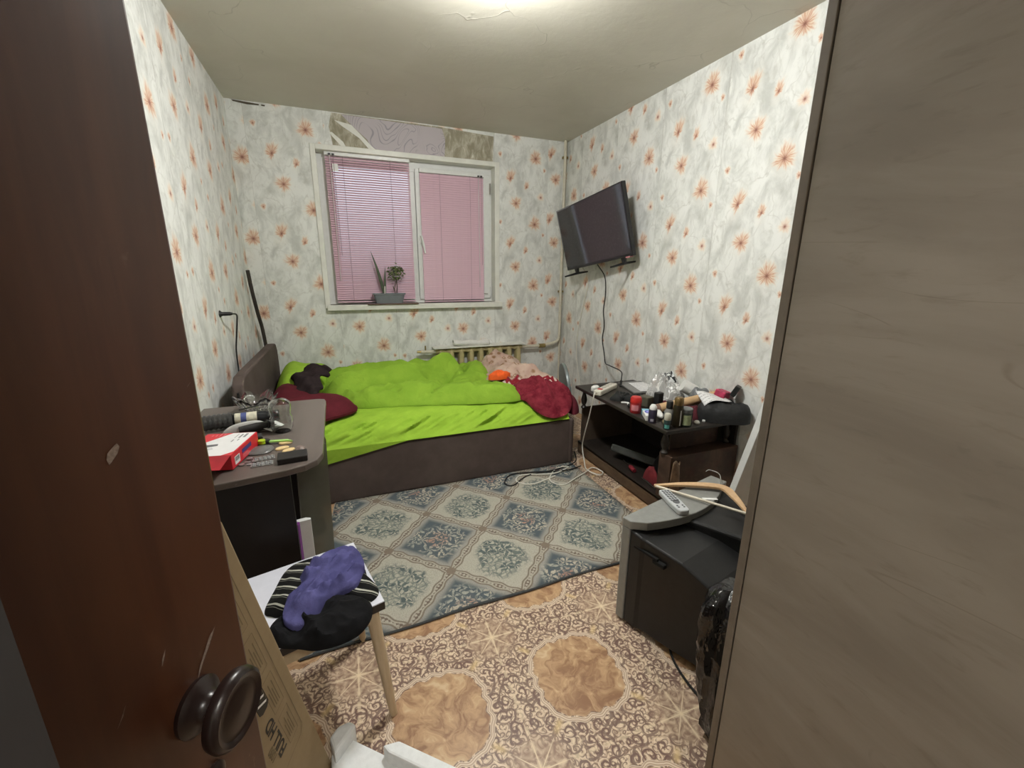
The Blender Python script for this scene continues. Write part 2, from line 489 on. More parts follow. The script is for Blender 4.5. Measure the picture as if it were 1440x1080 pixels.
M_WALL = wallpaper(); M_FLOOR = linoleum(); M_RUG = rug_mat(); M_CEIL = plaster_ceiling()
M_WHITE = mat('white_paint', (.74, .74, .68), .42, .07, 9, .08, 60)
M_PVC = mat('white_pvc', (.74, .75, .73), .3, .03)
M_HALL = mat('hall_plaster', (.50, .47, .42), .8, .1)

def wall(name, S_, hole=None, rects=None):
    """S_: list of (s0,s1,sA,zA,sign); P maps (s,z)->xyz"""
    vs, fs, uvs = [], [], []
    P = S_['P']
    for (s0, s1, sA, zA) in S_['strips']:
        cells = [(s0, s1, 0, H)]
        if hole:
            hx0, hx1, hz0, hz1 = hole; cells = []
            cuts = sorted({s0, s1, *[c for c in (hx0, hx1) if s0 < c < s1]})
            for a, b in zip(cuts, cuts[1:]):
                if a >= hx0-1e-6 and b <= hx1+1e-6: cells += [(a, b, 0, hz0), (a, b, hz1, H)]
                else: cells.append((a, b, 0, H))
        for (a, b, z0, z1) in cells:
            k = len(vs)
            for (s, z) in ((a, z0), (b, z0), (b, z1), (a, z1)):
                vs.append(P(s, z)); uvs.append((S_['sg']*(s-sA)/TU, (z-zA)/TV))
            fs.append((k, k+1, k+2, k+3))
    me = bpy.data.meshes.new(name); me.from_pydata(vs, [], fs)
    ul = me.uv_layers.new(name='UVMap')
    for i, l in enumerate(me.loops): ul.data[i].uv = uvs[l.vertex_index]
    me.materials.append(M_WALL)
    o = bpy.data.objects.new(name, me); COL.objects.link(o); o['_o'] = (0., 0., 0.)
    return struct(o)
HOLE = (-.06, 1.395, 1.06, 2.235)
wall_back = wall('wall_back', dict(P=lambda s, z: (s, YB, z), sg=1, strips=[(XL, -.51, -.55, 2.13), (-.51, .015, -.11, .665), (.015, .50, .349, .695), (.50, .99, .87, .585), (.99, 1.39, 1.265, 1.204), (1.39, 1.915, 1.79, 1.204), (1.915, XR, 2.19, 1.995)]), HOLE)
wall_left = wall('wall_left', dict(P=lambda s, z: (XL, s, z), sg=1, strips=[(-1.3, 1.37, 1.8, 1.2), (1.37, 1.9, 1.775, 1.2), (1.9, 2.425, 2.3, 1.408), (2.425, 2.95, 2.825, 1.32), (2.95, 3.475, 3.35, 1.15), (3.475, YB, 3.875, 1.42)]))
wall_right = wall('wall_right', dict(P=lambda s, z: (XR, s, z), sg=-1, strips=[(-.3, 1.03, .6, 1.2), (1.03, 1.545, 1.145, 1.29), (1.545, 2.07, 1.67, 1.325), (2.07, 2.59, 2.20, 1.258), (2.59, 3.11, 2.717, .984), (3.11, 3.63, 3.236, .858), (3.63, YB, 3.76, .89)]))
for o_, d_ in ((wall_back, (0, 1, 0)), (wall_left, (-1, 0, 0)), (wall_right, (1, 0, 0))):
    md = o_.modifiers.new('solid', 'SOLIDIFY'); md.thickness = .06; md.offset = -1
    # outward normals must face away from the room for the offset to go outwards
    me = o_.data; n = me.polygons[0].normal
    if n.dot(Vector(d_)) > 0: md.offset = 1
def floor_grid():
    m = MB(); m.bb(XL-.3, XR+.3, -1.4, YB+.1, -.06, 0); return m
struct(floor_grid().build('floor', M_FLOOR))
struct(MB().bb(XL-.3, XR+.3, -1.4, YB+.4, H, H+.08).build('ceiling', M_CEIL))
struct(MB().bb(XL, -.42, -.32, -.2, 0, H).bb(.64, XR, -.32, -.2, 0, H).bb(-.42, .64, -.32, -.2, 2.05, H).build('wall_front', M_HALL))
struct(MB().bb(XL-.3, XR+.3, -1.4, -1.3, 0, H).build('wall_hall', M_HALL))
struct(MB().bb(XR+.2, XR+.3, -1.3, -.2, 0, H).bb(XL-.3, XL-.2, -1.3, -.2, 0, H).bb(XR, XR+.2, -.32, -.26, 0, H).build('wall_hall_sides', M_HALL))
M_POST = mat('dark_post', (.021, .018, .018), .7, .1)
struct(MB().bb(-.135, -.0755, .05, .1168, 0, H-.02).build('trim_1', M_POST))

# peeled wallpaper above the window: bare plaster and remnants of the older lilac paper
def peeled():
    t = NT('bare_plaster'); p = t.obj(); n = t.noise(t.vec('MULTIPLY', p, (1, 1, .45)), 22., 5, .65, .6)
    c = t.mix(t.ss(n, .38, .66), (.30, .275, .20), (.50, .47, .38)); c = t.mix(t.ss(n, .60, .68), c, (.66, .64, .55))
    t.bump(n, .4, .004); return t.out(c, .9, .1)
def lilac():
    t = NT('old_lilac_paper'); p = t.obj(); x, y, z = t.xyz(p)
    wn = t.noise(p, 3.2, 2, .4, 1.2)
    s = (wn*110.0).sin(); gate = t.ss(t.noise(p, 4.5, 1), .40, .52)
    c = t.mix(t.ss(s, .72, .97)*gate, (.50, .455, .475), (.33, .31, .335))
    return t.out(c, .8, .2)
def patch(name, poly, m, y):
    b = MB(); n = len(poly); vs = [(p[0], y, p[1]) for p in poly]+[(p[0], YB+.002, p[1]) for p in poly]
    b.add(vs, [tuple(range(n)), tuple(range(2*n-1, n-1, -1))]+[(i, n+i, n+(i+1) % n, (i+1) % n) for i in range(n)])
    return b.build(name, m, wall_back)
patch('bare_plaster_patch', [(.075, 2.25), (1.375, 2.25), (1.385, 2.47), (.9, 2.492), (.08, 2.494), (.055, 2.40)], peeled(), YB-.002)
patch('old_paper_patch', [(.15, 2.49), (.93, 2.478), (.955, 2.40), (.945, 2.262), (.36, 2.262), (.33, 2.335), (.25, 2.40)], lilac(), YB-.004)
patch('paper_shred', [(.10, 2.445), (.22, 2.425), (.36, 2.29), (.40, 2.262), (.345, 2.262), (.27, 2.34), (.15, 2.41)], M_WHITE, YB-.006)
patch('paper_shred', [(.055, 2.36), (.075, 2.36), (.15, 2.30), (.17, 2.262), (.14, 2.262), (.07, 2.335)], M_WHITE, YB-.005)

patch('torn_gap', [(-.57, 2.497), (-.40, 2.488), (-.40, 2.480), (-.48, 2.478), (-.56, 2.487)], mat('gap_shadow', (.10, .085, .06), .9), YB-.003)
patch('torn_gap', [(-.385, 2.488), (-.36, 2.487), (-.365, 2.478), (-.385, 2.480)], mat('gap_shadow', (.10, .085, .06), .9), YB-.003)
# ------------------------------------------------------------------ window
def window():
    x0, x1, z0, z1 = HOLE; yf = 4.045
    w_ = struct(MB().bb(x0-.035, x0+.004, YB-.012, YB+.13, z0-.03, z1+.035).bb(x1-.004, x1+.04, YB-.012, YB+.13, z0-.03, z1+.035)
                .bb(x0+.004, x1-.004, YB-.012, YB+.13, z1-.004, z1+.035).build('window_1', M_WHITE, bevel=.004))
    MB().bb(x0-.02, x1+.055, YB-.05, YB+.125, z0-.045, z0).build('sill_board', M_WHITE, w_, bevel=.004)
    MB().bb(x0, x0+.12, yf-.03, yf+.04, z0, z1).bb(x1-.02, x1, yf-.03, yf+.04, z0, z1).bb(x0+.12, x1-.02, yf-.03, yf+.04, z1-.085, z1)\
        .bb(x0+.12, x1-.02, yf-.03, yf+.04, z0, z0+.06).bb(.655, .70, yf-.03, yf+.04, z0+.06, z1-.085).build('window_frame', M_PVC, w_, bevel=.003)
    sash = MB().bb(.702, .762, yf-.05, yf+.02, z0+.03, z1-.06).bb(1.31, 1.372, yf-.05, yf+.02, z0+.03, z1-.06)\
        .bb(.762, 1.31, yf-.05, yf+.02, z1-.12, z1-.06).bb(.762, 1.31, yf-.05, yf+.02, z0+.03, z0+.085).build('sash', M_PVC, w_, bevel=.004)
    g = glass('window_glass')
    MB().bb(.762, 1.31, yf-.004, yf+.004, z0+.085, z1-.12).build('pane', g, sash)
    MB().bb(x0+.12, .655, yf, yf+.008, z0+.06, z1-.085).build('pane', g, w_)
    hd = MB().bb(.718, .742, yf-.062, yf-.05, 1.575, 1.645)
    hd.tube([(.73, yf-.06, 1.63), (.73, yf-.085, 1.625)], .008)
    hd.tube([(.73, yf-.085, 1.635), (.745, yf-.087, 1.56), (.757, yf-.086, 1.49)], [.009, .010, .007])
    hd.build('handle', M_PVC, sash, smooth=True)
    dk = mat('hinge_grey', (.28, .26, .22), .5)
    for z in (2.06, 1.15):
        MB().tube([(1.372, yf-.055, z-.045), (1.372, yf-.055, z+.045)], .007).build('hinge', M_PVC if z < 2 else dk, sash, smooth=True)
    MB().tube([(1.30, yf-.056, 1.135), (1.345, yf-.056, 1.13)], .0035).build('rod', dk, sash)
    return w_
WIN = window()

def blind(name, label, x0, x1, y, ztop, zbot, n, tilt, side, gap):
    t = thing(name, ((x0+x1)/2, y, zbot), label, 'blind', 'pink window blinds')
    M_PINK = bpy.data.materials.get('pink_slat')
    if not M_PINK:
        q = NT('pink_slat'); nn = q.noise(q.obj(), 40.)
        q.out(q.mix(nn, (.70, .47, .56), (.76, .53, .61)), .22, .6); M_PINK = q.m
    M_CORD = mat('blind_cord', (.30, .20, .24), .7)
    MB().bb(x0-.003, x1+.003, y-.014, y+.016, ztop, ztop+.032).build('headrail', M_PVC, t, bevel=.003)
    pitch = (ztop-.008-zbot-.02)/n
    def slat(i):
        return zbot+.022+pitch*(i+.5)
    b = MB(); W = .0125
    T = rot('X', tilt)
    def fn(u, v):
        a = (v-.5)*2; p = T @ Vector((0, a*W, .0022*(1-a*a)))
        return ((x0+(x1-x0)*u), y+p.y, slat(0)+p.z)
    b.grid(fn, 1, 4)
    s0 = b.build('slat', M_PINK, t, smooth=True, ang=80)
    for i in range(1, n):
        c = s0.copy(); COL.objects.link(c); c.parent = t
        c.location = (random.uniform(-.001, .001), 0, slat(i)-slat(0)); c.rotation_euler = (0, random.uniform(-.0012, .0012), 0)
    MB().bb(x0, x1, y-.012, y+.012, zbot, zbot+.010).build('bottom_rail', M_PINK, t, bevel=.002)
    for f in (.2, .76) if side < 0 else (.3, .78):
        MB().tube([(x0+(x1-x0)*f, y-.0135, ztop), (x0+(x1-x0)*f, y-.0135, zbot+.01)], .0012, 5).build('ladder_cord', M_CORD, t)
    xs = (x0+.035, x0+.062) if side < 0 else (x1-.048, x1-.022)
    blk = mat('black_plastic', (.018, .018, .018), .4)
    for k, xx in enumerate(xs):
        MB().bb(xx-.009, xx+.009, y-.022, y-.013, ztop-.002, ztop+.012).build('cord_lock', blk, t)
        MB().tube([(xx, y-.02, ztop), (xx+.004, y-.022, ztop-(.75 if k else .95))], .0016 if k else .0035, 6).build('tilt_wand' if not k else 'pull_cord', M_CORD if k else thin('clear_wand', (.85, .75, .78), .75), t)
    return t
BL = blind('window_blind', 'larger pink horizontal blind with glints on its slats, behind the potted plants', .005, .652, 3.958, 2.205, 1.075, 62, 44, -1, 1)
BR = blind('window_blind', 'narrower fully closed pink blind on the opening sash with the white handle', .737, 1.302, 3.978, 2.145, 1.065, 58, 68, 1, 0)
MB().bb(.055, .098, 3.94, 3.9405, 2.09, 2.145).build('paper_label', mat('paper', (.78, .78, .76), .7, .03), BL)
# ------------------------------------------------------------------ door, wardrobe, box
def door():
    E0 = Vector((-.115, .42, 0)); Hn = Vector((-.375, -.14, 0)); d = (E0-Hn); L = d.length; d.normalize()
    nx = Vector((d.y, -d.x, 0))                       # towards the room side facing the camera
    M = Matrix.Identity(4)
    for i in range(3): M[i][0] = d[i]; M[i][1] = nx[i]; M[i][2] = (0, 0, 1)[i]
    M.translation = Hn
    t = NT('door_varnish'); p = t.obj()
    n = t.noise(t.vec('MULTIPLY', p, (3, 3, .35)), 9., 5, .6, .5)
    c = t.mix(t.ss(n, .3, .7), (.050, .0165, .0075), (.075, .027, .012))
    sc = t.noise(t.vec('MULTIPLY', p, (1, 1, .55)), 26., 4, .7, .8)
    zone = t.ss(t.noise(p, 5., 2), .56, .68)
    c = t.mix(t.ss(sc, .66, .74)*zone*.8, c, (.24, .17, .12))
    t.bump(n, .05, .002); m = t.out(c, t.noise(p, 7., 3)*.25+.22, .45)
    o = MB(M).bb(0, L, -.04, 0, .008, 2.0).build('door_1', m, bevel=.003); struct(o)
    # scratches in the varnish
    ms = mat('bare_scratch', (.20, .15, .12), .8, .3, 300)
    r = random.Random(3)
    def scratch(a, z, pts, w=.004):
        vs = []; k = len(pts)
        for (u, v, ww) in pts: vs += [(a+u-ww, .0006, z+v), (a+u+ww, .0006, z+v+.001)]
        MB(M).add(vs, [(2*i, 2*i+1, 2*i+3, 2*i+2) for i in range(k-1)]).build('scratch', ms, o)
    scratch(L-.057, 1.002, [(0, 0, .0007), (.006, .009, .0022), (.014, .017, .0030), (.022, .026, .0030), (.027, .029, .0007)])
    scratch(L-.083, 1.045, [(0, 0, .0006), (.002, .005, .0013), (.005, .010, .0005)])
    scratch(L-.122, 1.034, [(0, 0, .0006), (.004, .004, .0012), (.008, .010, .0005)])
    scratch(L-.084, 1.214, [(0, 0, .0010), (.002, .004, .0040), (.004, .008, .0044), (.006, .011, .0012)], .3)
    scratch(L-.012, 1.246, [(0, 0, .0004), (.003, .003, .0010), (.005, .004, .0004)])
    MB(M).add([(L, -.01, 1.735), (L+.004, -.012, 1.76), (L+.022, -.015, 1.745), (L+.004, -.012, 1.725)], [(0, 1, 2, 3)]).build('tape_scrap', mat('tan_tape', (.35, .25, .13), .6), o, solid=.001)
    # knob: rose, neck, broad moulded disc
    mk = mat('dark_bakelite', (.013, .0065, .0055), .30, .15, 40, 0, 150, .4)
    K = M @ Matrix.Translation((L-.064, 0, .982)) @ rot('X', -90) @ Matrix.Diagonal((.80, .80, 1, 1))
    k = MB(K).lathe([(0, 0), (.028, 0), (.029, .004), (.024, .008), (.017, .011), (.014, .016), (.0135, .022), (.015, .028), (0, .029)], 32).build('knob', mk, o, smooth=True)
    MB(K).lathe([(.012, .024), (.030, .025), (.0375, .029), (.039, .034), (.0375, .038), (.0335, .0405), (.030, .0398), (.0285, .0384), (.0275, .0381), (.022, .0386), (.012, .0396), (0, .0400)], 40).build('knob_disc', mk, k, smooth=True)
    MB(K @ Matrix.Translation((0, .105, 0))).lathe([(0, 0), (.016, 0), (.0165, .003), (.010, .006), (0, .0065)], 24).build('lock_rose', mk, o, smooth=True)
    MB(M).bb(L-.002, L+.002, -.032, -.008, .92, 1.07).build('lock_plate', mat('worn_steel', (.30, .28, .25), .35, .1, 60, 0, 1, .5, .8), o)
door()

def wardrobe():
    t = thing('wardrobe', (1.4, .2, 0), 'large taupe wood-grain wardrobe filling the right side of the picture', 'wardrobe')
    def grain(name, ax):
        q = NT(name); p = q.vec('MULTIPLY', q.obj(), ax)
        n = q.noise(p, 3.0, 6, .62, .9); n2 = q.noise(p, 26., 4, .6, .4)
        f = q.noise(p, 1.1, 2, .5, .5)
        c = q.mix(q.ss(n, .30, .70), (.232, .200, .165), (.300, .264, .222))
        c = q.mix(q.ss(n2, .55, .75)*.35, c, (.165, .138, .109))
        vein = (1.0-q.ss((q.math('SINE', f*34.0)).abs(), .0, .05))*q.ss(n, .52, .62)
        c = q.mix(vein*.30, c, (.10, .075, .052))
        q.bump(n2, .05, .002); return q.out(c, .42, .35)
    mg = grain('taupe_wood_grain', (1, .55, 2.4)); me = mat('taupe_edge', (.165, .138, .108), .5, .08, 30)
    MB().bb(.752, .77, -.18, .540, 0, 2.38).build('side_panel', mg, t, bevel=.001)
    MB().bb(2.072, 2.09, -.18, .540, 0, 2.38).build('side_panel', mg, t, bevel=.001)
    MB().bb(.77, 2.072, -.18, .540, 2.362, 2.38).build('top_panel', mg, t)
    MB().bb(.77, 2.072, -.18, .54, .06, .078).build('shelf_panel', mg, t)
    MB().bb(.77, 2.072, -.18, -.176, 0, 2.36).build('back_panel', me, t)
    for (a, b) in ((.7505, 1.4195), (1.4225, 2.0915)):
        d = MB().bb(a, b, .5430, .560, .055, 2.375).build('door', me, t, bevel=.0012)
        x = b-.05 if a < 1 else a+.05
        MB().tube([(x, .562, .95), (x, .585, .955), (x, .585, 1.105), (x, .562, 1.11)], .005).build('handle', mat('brushed_metal', (.5, .5, .5), .3, .05, 40, 0, 1, .5, 1), d, smooth=True)
    MB().bb(.79, 2.06, .50, .515, 0, .06).build('plinth', me, t)
wardrobe()

def tv_box():
    e1 = Vector((-.0805, -.25, .925)); L = e1.length; e1.normalize()
    e2 = Vector((-.42, -.89, 0)); e2 = (e2-e1*e2.dot(e1)).normalized(); n = e2.cross(e1)
    if n.x < 0: n = -n
    P0 = Vector((-.122, 1.0, .004))
    M = Matrix.Identity(4)
    for i in range(3): M[i][0] = e1[i]; M[i][1] = e2[i]; M[i][2] = n[i]
    if M.to_3x3().determinant() < 0:
        pass
    M.translation = P0
    t = thing('cardboard_box', (-.2, .9, 0), 'flat brown cardboard television box leaning behind the open door', 'box')
    q = NT('cardboard'); p = q.obj(); nn = q.noise(p, 30., 4, .6)
    q.bump(q.noise(p, 90., 2), .06, .002); mc = q.out(q.mix(nn, (.27, .20, .115), (.34, .26, .155)), .8, .15)
    ink = mat('box_ink', (.03, .024, .016), .7); faint = mat('faint_ink', (.17, .125, .065), .8)
    MB(M).bb(0, L+.02, 0, .56, -.09, 0).build('carton', mc, t, bevel=.004)
    def strip(a, b, w, name, m, z=.0008):
        a = Vector((*a, z)); b = Vector((*b, z)); d = (b-a).normalized(); s = Vector((-d.y, d.x, 0))*w/2
        MB(M).add([a-s, b-s, b+s, a+s], [(0, 1, 2, 3)]).build(name, m, t)
    # printed frame and tables on the broad face
    for a, b in (((.345, .028), (L, .028)), ((.345, .028), (.325, .042)), ((.325, .042), (.325, .50))): strip(a, b, .0016, 'printed_line', faint)
    for k in range(4):
        a0 = .36+k*.132; a1 = a0+.108; b0, b1 = .040, .072
        for a, b in (((a0, b0), (a1, b0)), ((a1, b0), (a1, b1)), ((a1, b1), (a0+.0, b1)), ((a0, b1), (a0, b0))): strip(a, b, .0012, 'printed_line', faint)
        for j in range(4):
            strip((a0+.015, b0+.008+j*.0055), (a1-.02-(j % 2)*.02, b0+.008+j*.0055), .0022, 'printed_text', faint)
    T = M @ Matrix.Translation((.375, .080, .0006)) @ Matrix.Diagonal((1, 1, 1, 1))
    if T.to_3x3().determinant() < 0:
        T = T @ Matrix.Diagonal((1, -1, 1, 1)); flip = -1
    text('lettering', 'FULL HD', .034, T, ink, t, .0002)
    text('lettering', '1080', .022, T @ Matrix.Translation((.025, .026, 0)), faint, t, .0002)
    # dark hand hole
    poly = [(p_[0]+.285, p_[1]*.9-.052) for p_ in [(.265, .135), (.335, .135), (.343, .145), (.343, .160), (.335, .168), (.265, .168), (.257, .160), (.257, .145)]]
    MB(M).prism(poly, -.004, .0008).build('hand_hole', ink, t)
    for k in range(3): strip((.56+k*.02, .074), (.575+k*.02, .095), .005, 'hole_flap', M_PVC, .0014)
tv_box()

def foam():
    t = thing('foam_packing', (.07, .9, 0), 'white polystyrene packing piece on the patterned floor', 'packing')
    m = mat('polystyrene', (.80, .82, .82), .75, .04, 60, .12, 400, .2)
    M = at(-.065, .992, 0, -43)
    # stepped block: low slab, a raised rim along the right and a chamfered end wall
    MB(M).prism([(-.05, -.035), (-.05, .02), (.40, .02), (.40, -.12), (.03, -.12)], 0, .055).build('slab', m, t, bevel=.006)
    MB(M).prism([(.085, .015), (.12, .042), (.40, .042), (.40, .005), (.11, .005)], 0, .095).build('rim', m, t, bevel=.006)
    MB(M).prism([(-.064, -.022), (-.064, .01), (-.045, .035), (-.020, .035), (-.020, -.05)], 0, .095).build('end_wall', m, t, bevel=.008)
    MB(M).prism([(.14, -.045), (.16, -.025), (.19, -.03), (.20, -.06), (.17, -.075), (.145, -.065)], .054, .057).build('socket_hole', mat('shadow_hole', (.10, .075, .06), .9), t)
foam()

# ------------------------------------------------------------------ stool and clothes
def stool():
    t = thing('stool', (-.14, 1.22, 0), 'white-topped stool with round pale wooden legs, heaped with clothes', 'stool')
    top = [(.050, 1.100), (-.022, 1.425), (-.335, 1.345), (-.245, 1.020)]
    mt = mat('white_laminate', (.66, .67, .74), .35, .03); me = mat('dark_edge', (.030, .022, .018), .5)
    MB().prism(top, .400, .42).build('seat', mt, t, bevel=.002)
    c = np.mean(top, axis=0)
    big = [tuple(c+(np.array(p)-c)*1.003) for p in top]
    MB().prism(big, .392, .4165).build('seat_edge', me, t)
    ins = [tuple(c+(np.array(p)-c)*.90) for p in top]
    MB().prism(ins, .345, .392).build('apron', mat('pale_beech', (.46, .36, .23), .5, .12, 14), t)
    ml = wood('pale_leg_wood', (.47, .36, .23), (.58, .47, .32), 14., (1, 1, .12), .5)
    for p in top:
        q = c+(np.array(p)-c)*.80; f = c+(np.array(p)-c)*1.0
        MB().tube([(q[0], q[1], .392), (q[0]*.5+f[0]*.5, q[1]*.5+f[1]*.5, .20), (f[0], f[1], .0)], [.0195, .0165, .0115], 14).build('leg', ml, t, smooth=True)
stool()

def clothes():
    fold = lambda s, a, f, d=0: (lambda x, y: a*fbm((x*math.cos(d)+y*math.sin(d))*f, (-x*math.sin(d)+y*math.cos(d))*f*.35, s, 3))
    mk = mat('black_cotton', (.006, .006, .007), .85, .2, 60, .15, 500, .15)
    b = MB().mound([(-.245, 1.07), (-.225, 1.13), (-.15, 1.13), (-.08, 1.15), (.005, 1.11), (.012, 1.05), (-.02, 1.0), (-.07, .982), (-.125, .985), (-.165, 1.005), (-.215, 1.03)], .034, .421, 16, 3.2, 1.6, lambda x, y: .034*crumple(x*.8+y*.5, y-x*.3, 3, 13), n=10)
    tag(b.build('black_garment', mk, None, True), 'black folded garment hanging over the near edge of the stool', 'clothes')
    q = NT('striped_knit'); p = q.obj(); x, y, z = q.xyz(p)
    wv = q.noise(p, 9., 2)
    s = (x*.52+y*.85+z*.55+wv*.03)*30.0
    f = s.fract(); fine = ((f*6.2831*3.0).sin()*.5+.5)
    band = q.ss(f, .46, .50)*(1.0-q.ss(f, .94, .98))
    c = q.mix(band*q.ss(fine, .35, .6), (.010, .010, .010), (.42, .42, .36))
    q.bump(q.noise(p, 400., 2), .2, .002); ms = q.out(c, .9, .1)
    b = MB().mound([(-.262, 1.165), (-.25, 1.25), (-.22, 1.345), (-.15, 1.36), (-.06, 1.30), (.0, 1.275), (.012, 1.22), (.036, 1.165), (.034, 1.125), (.0, 1.105), (-.06, 1.14), (-.15, 1.15), (-.21, 1.135)], .034, .421, 16, 3.2, 1.5, lambda x, y: .022*crumple(x+y*.3, y*.8, 8, 10), n=10)
    tag(b.build('striped_jumper', ms, None, True), 'black jumper with white stripes spread on the stool under the blue shirt', 'clothes')
    q = NT('blue_violet_jersey'); p = q.obj(); n = q.noise(p, 16., 4, .6)
    q.bump(n*1.2+q.noise(p, 380., 2)*.1, .5, .012); mb = q.out(q.mix(q.ss(n, .3, .7), (.058, .056, .155), (.095, .092, .235)), .9, .1)
    base = lambda x, y: .452+.0*x
    b = MB().mound([(-.205, 1.085), (-.205, 1.15), (-.175, 1.25), (-.13, 1.325), (-.07, 1.35), (-.025, 1.34), (.0, 1.29), (.005, 1.22), (-.02, 1.155), (-.065, 1.135), (-.10, 1.10), (-.13, 1.055), (-.17, 1.045)], .024, .452, 18, 3.4, 1.5,
                   lambda x, y: .036*crumple(x*.6+y*.8, (x*.8-y*.6)*1.5, 12, 13), n=10, under=.010)
    tag(b.build('blue_shirt', mb, None, True), 'crumpled blue-violet shirt on top of the clothes heap', 'clothes')
clothes()

# ------------------------------------------------------------------ carpet
def rug():
    poly = [(-.235, 1.412), (1.452, 1.455), (1.462, 2.497), (-.115, 2.497)]
    b = MB(); n = 44
    def fn(u, v):
        x = (1-v)*(poly[0][0]*(1-u)+poly[1][0]*u)+v*(poly[3][0]*(1-u)+poly[2][0]*u)
        y = (1-v)*(poly[0][1]*(1-u)+poly[1][1]*u)+v*(poly[3][1]*(1-u)+poly[2][1]*u)
        return (x, y+.004*math.sin(u*21)*(1-v), .008+.0015*math.sin(u*11+v*7))
    b.grid(fn, n, 28)
    o = b.build('rug', M_RUG, None, True, solid=.009)
    tag(o, 'grey-blue rug with floral diamonds lying in front of the bed', 'rug')
    me = mat('rug_binding', (.055, .06, .062), .9, .15, 80)
    P = [fn(i/n, 0) for i in range(n+1)]
    MB().tube([(x, y, .0065) for x, y, z in P], .0060, 6).build('binding', me, o, True)
    MB().tube([(x, y, .0065) for x, y, z in [fn(0, i/20) for i in range(21)]], .0058, 6).build('binding', mat('worn_binding', (.42, .40, .36), .9), o, True)
rug()

# ------------------------------------------------------------------ radiator and pipes
def radiator():
    t = thing('radiator', (1.2, 3.86, .08), 'beige cast-iron radiator under the window, behind the bed', 'radiator')
    m = mat('old_beige_enamel', (.43, .36, .19), .38, .12, 12, .08, 90)
    n = 9; x0, x1 = .79, 1.645; p = (x1-x0)/n
    for k in range(n):
        xc = x0+p*(k+.5); b = MB()
        for yy in (3.825, 3.872):
            b.tube([(xc, yy, .10), (xc, yy, .12), (xc, yy, .60), (xc, yy, .625)], [.018, .025, .025, .018], 10)
        b.tube([(xc-p*.5, 3.85, .625), (xc-p*.30, 3.85, .625), (xc, 3.85, .625), (xc+p*.30, 3.85, .625), (xc+p*.5, 3.85, .625)], [.018, .022, .034, .022, .018], 12)
        b.tube([(xc-p*.5, 3.85, .11), (xc, 3.85, .11), (xc+p*.5, 3.85, .11)], [.018, .030, .018], 12)
        b.build('section', m, t, True)
    MB().bb(.77, 1.665, 3.80, 3.915, .655, .667).build('cover_board', M_WHITE, t, bevel=.002)
    mp = mat('pipe_paint', (.62, .58, .47), .4, .08, 20)
    MB().tube([(1.62, 3.85, .625), (1.86, 3.852, .622), (1.99, 3.86, .64)], .016, 10).build('feed_pipe', mp, t, True)
    br = mat('brass', (.32, .25, .10), .4, .15, 60, 0, 1, .5, .7)
    MB().tube([(1.83, 3.853, .622), (1.90, 3.855, .622)], .021, 10).tube([(1.865, 3.855, .622), (1.865, 3.83, .64)], .008, 6).build('valve', br, t, True)
    MB().tube([(.81, 3.85, .625), (.66, 3.85, .632)], .016, 10).build('feed_pipe', mp, t, True)
    MB().tube([(.66, 3.85, .632), (.625, 3.85, .634)], .011, 8).tube([(.70, 3.85, .645), (.70, 3.85, .685)], .007, 6).build('valve', br, t, True)
    pp = thing('heating_pipe', (2.06, 3.86, 0), 'thin cream heating pipe running up the corner beside the wall television', 'pipe')
    pts = smooth_open([(1.99, 3.86, .64), (2.045, 3.862, .665), (2.062, 3.865, .73), (2.064, 3.868, .90)], 5)
    MB().tube(list(pts)+[(2.066, 3.872, 1.6), (2.068, 3.875, 2.499)], .0135, 10).build('pipe_run', mp, pp, True)
    MB().tube([(2.083, 3.895, .02), (2.085, 3.895, 2.499)], .010, 8).build('riser', mp, pp, True)
    for z in (1.15, 2.36): MB().box((2.075, 3.89, z), (.05, .03, .02)).build('clamp', br, pp, bevel=.003)
    r = thing('paper_roll', (1.12, 3.83, .68), 'white crumpled paper roll lying on the radiator cover', 'roll')
    b = MB().grid(lambda u, v: (.955+.345*u, 3.845+.034*math.cos(v*2*PI)*(1+.25*math.sin(u*9)), .697-.012*u+.027*math.sin(v*2*PI)*(1+.18*math.sin(u*14+v*6))), 16, 14)
    b.build('roll_sheet', mat('crumpled_paper', (.74, .73, .70), .6, .05, 40, .2, 60), r, True, solid=.002)
    MB().tube([(.96, 3.845, .697), (1.29, 3.845, .685)], .012, 10).build('roll_core', mat('paper', (.78, .78, .76), .7, .03), r, True)
radiator()
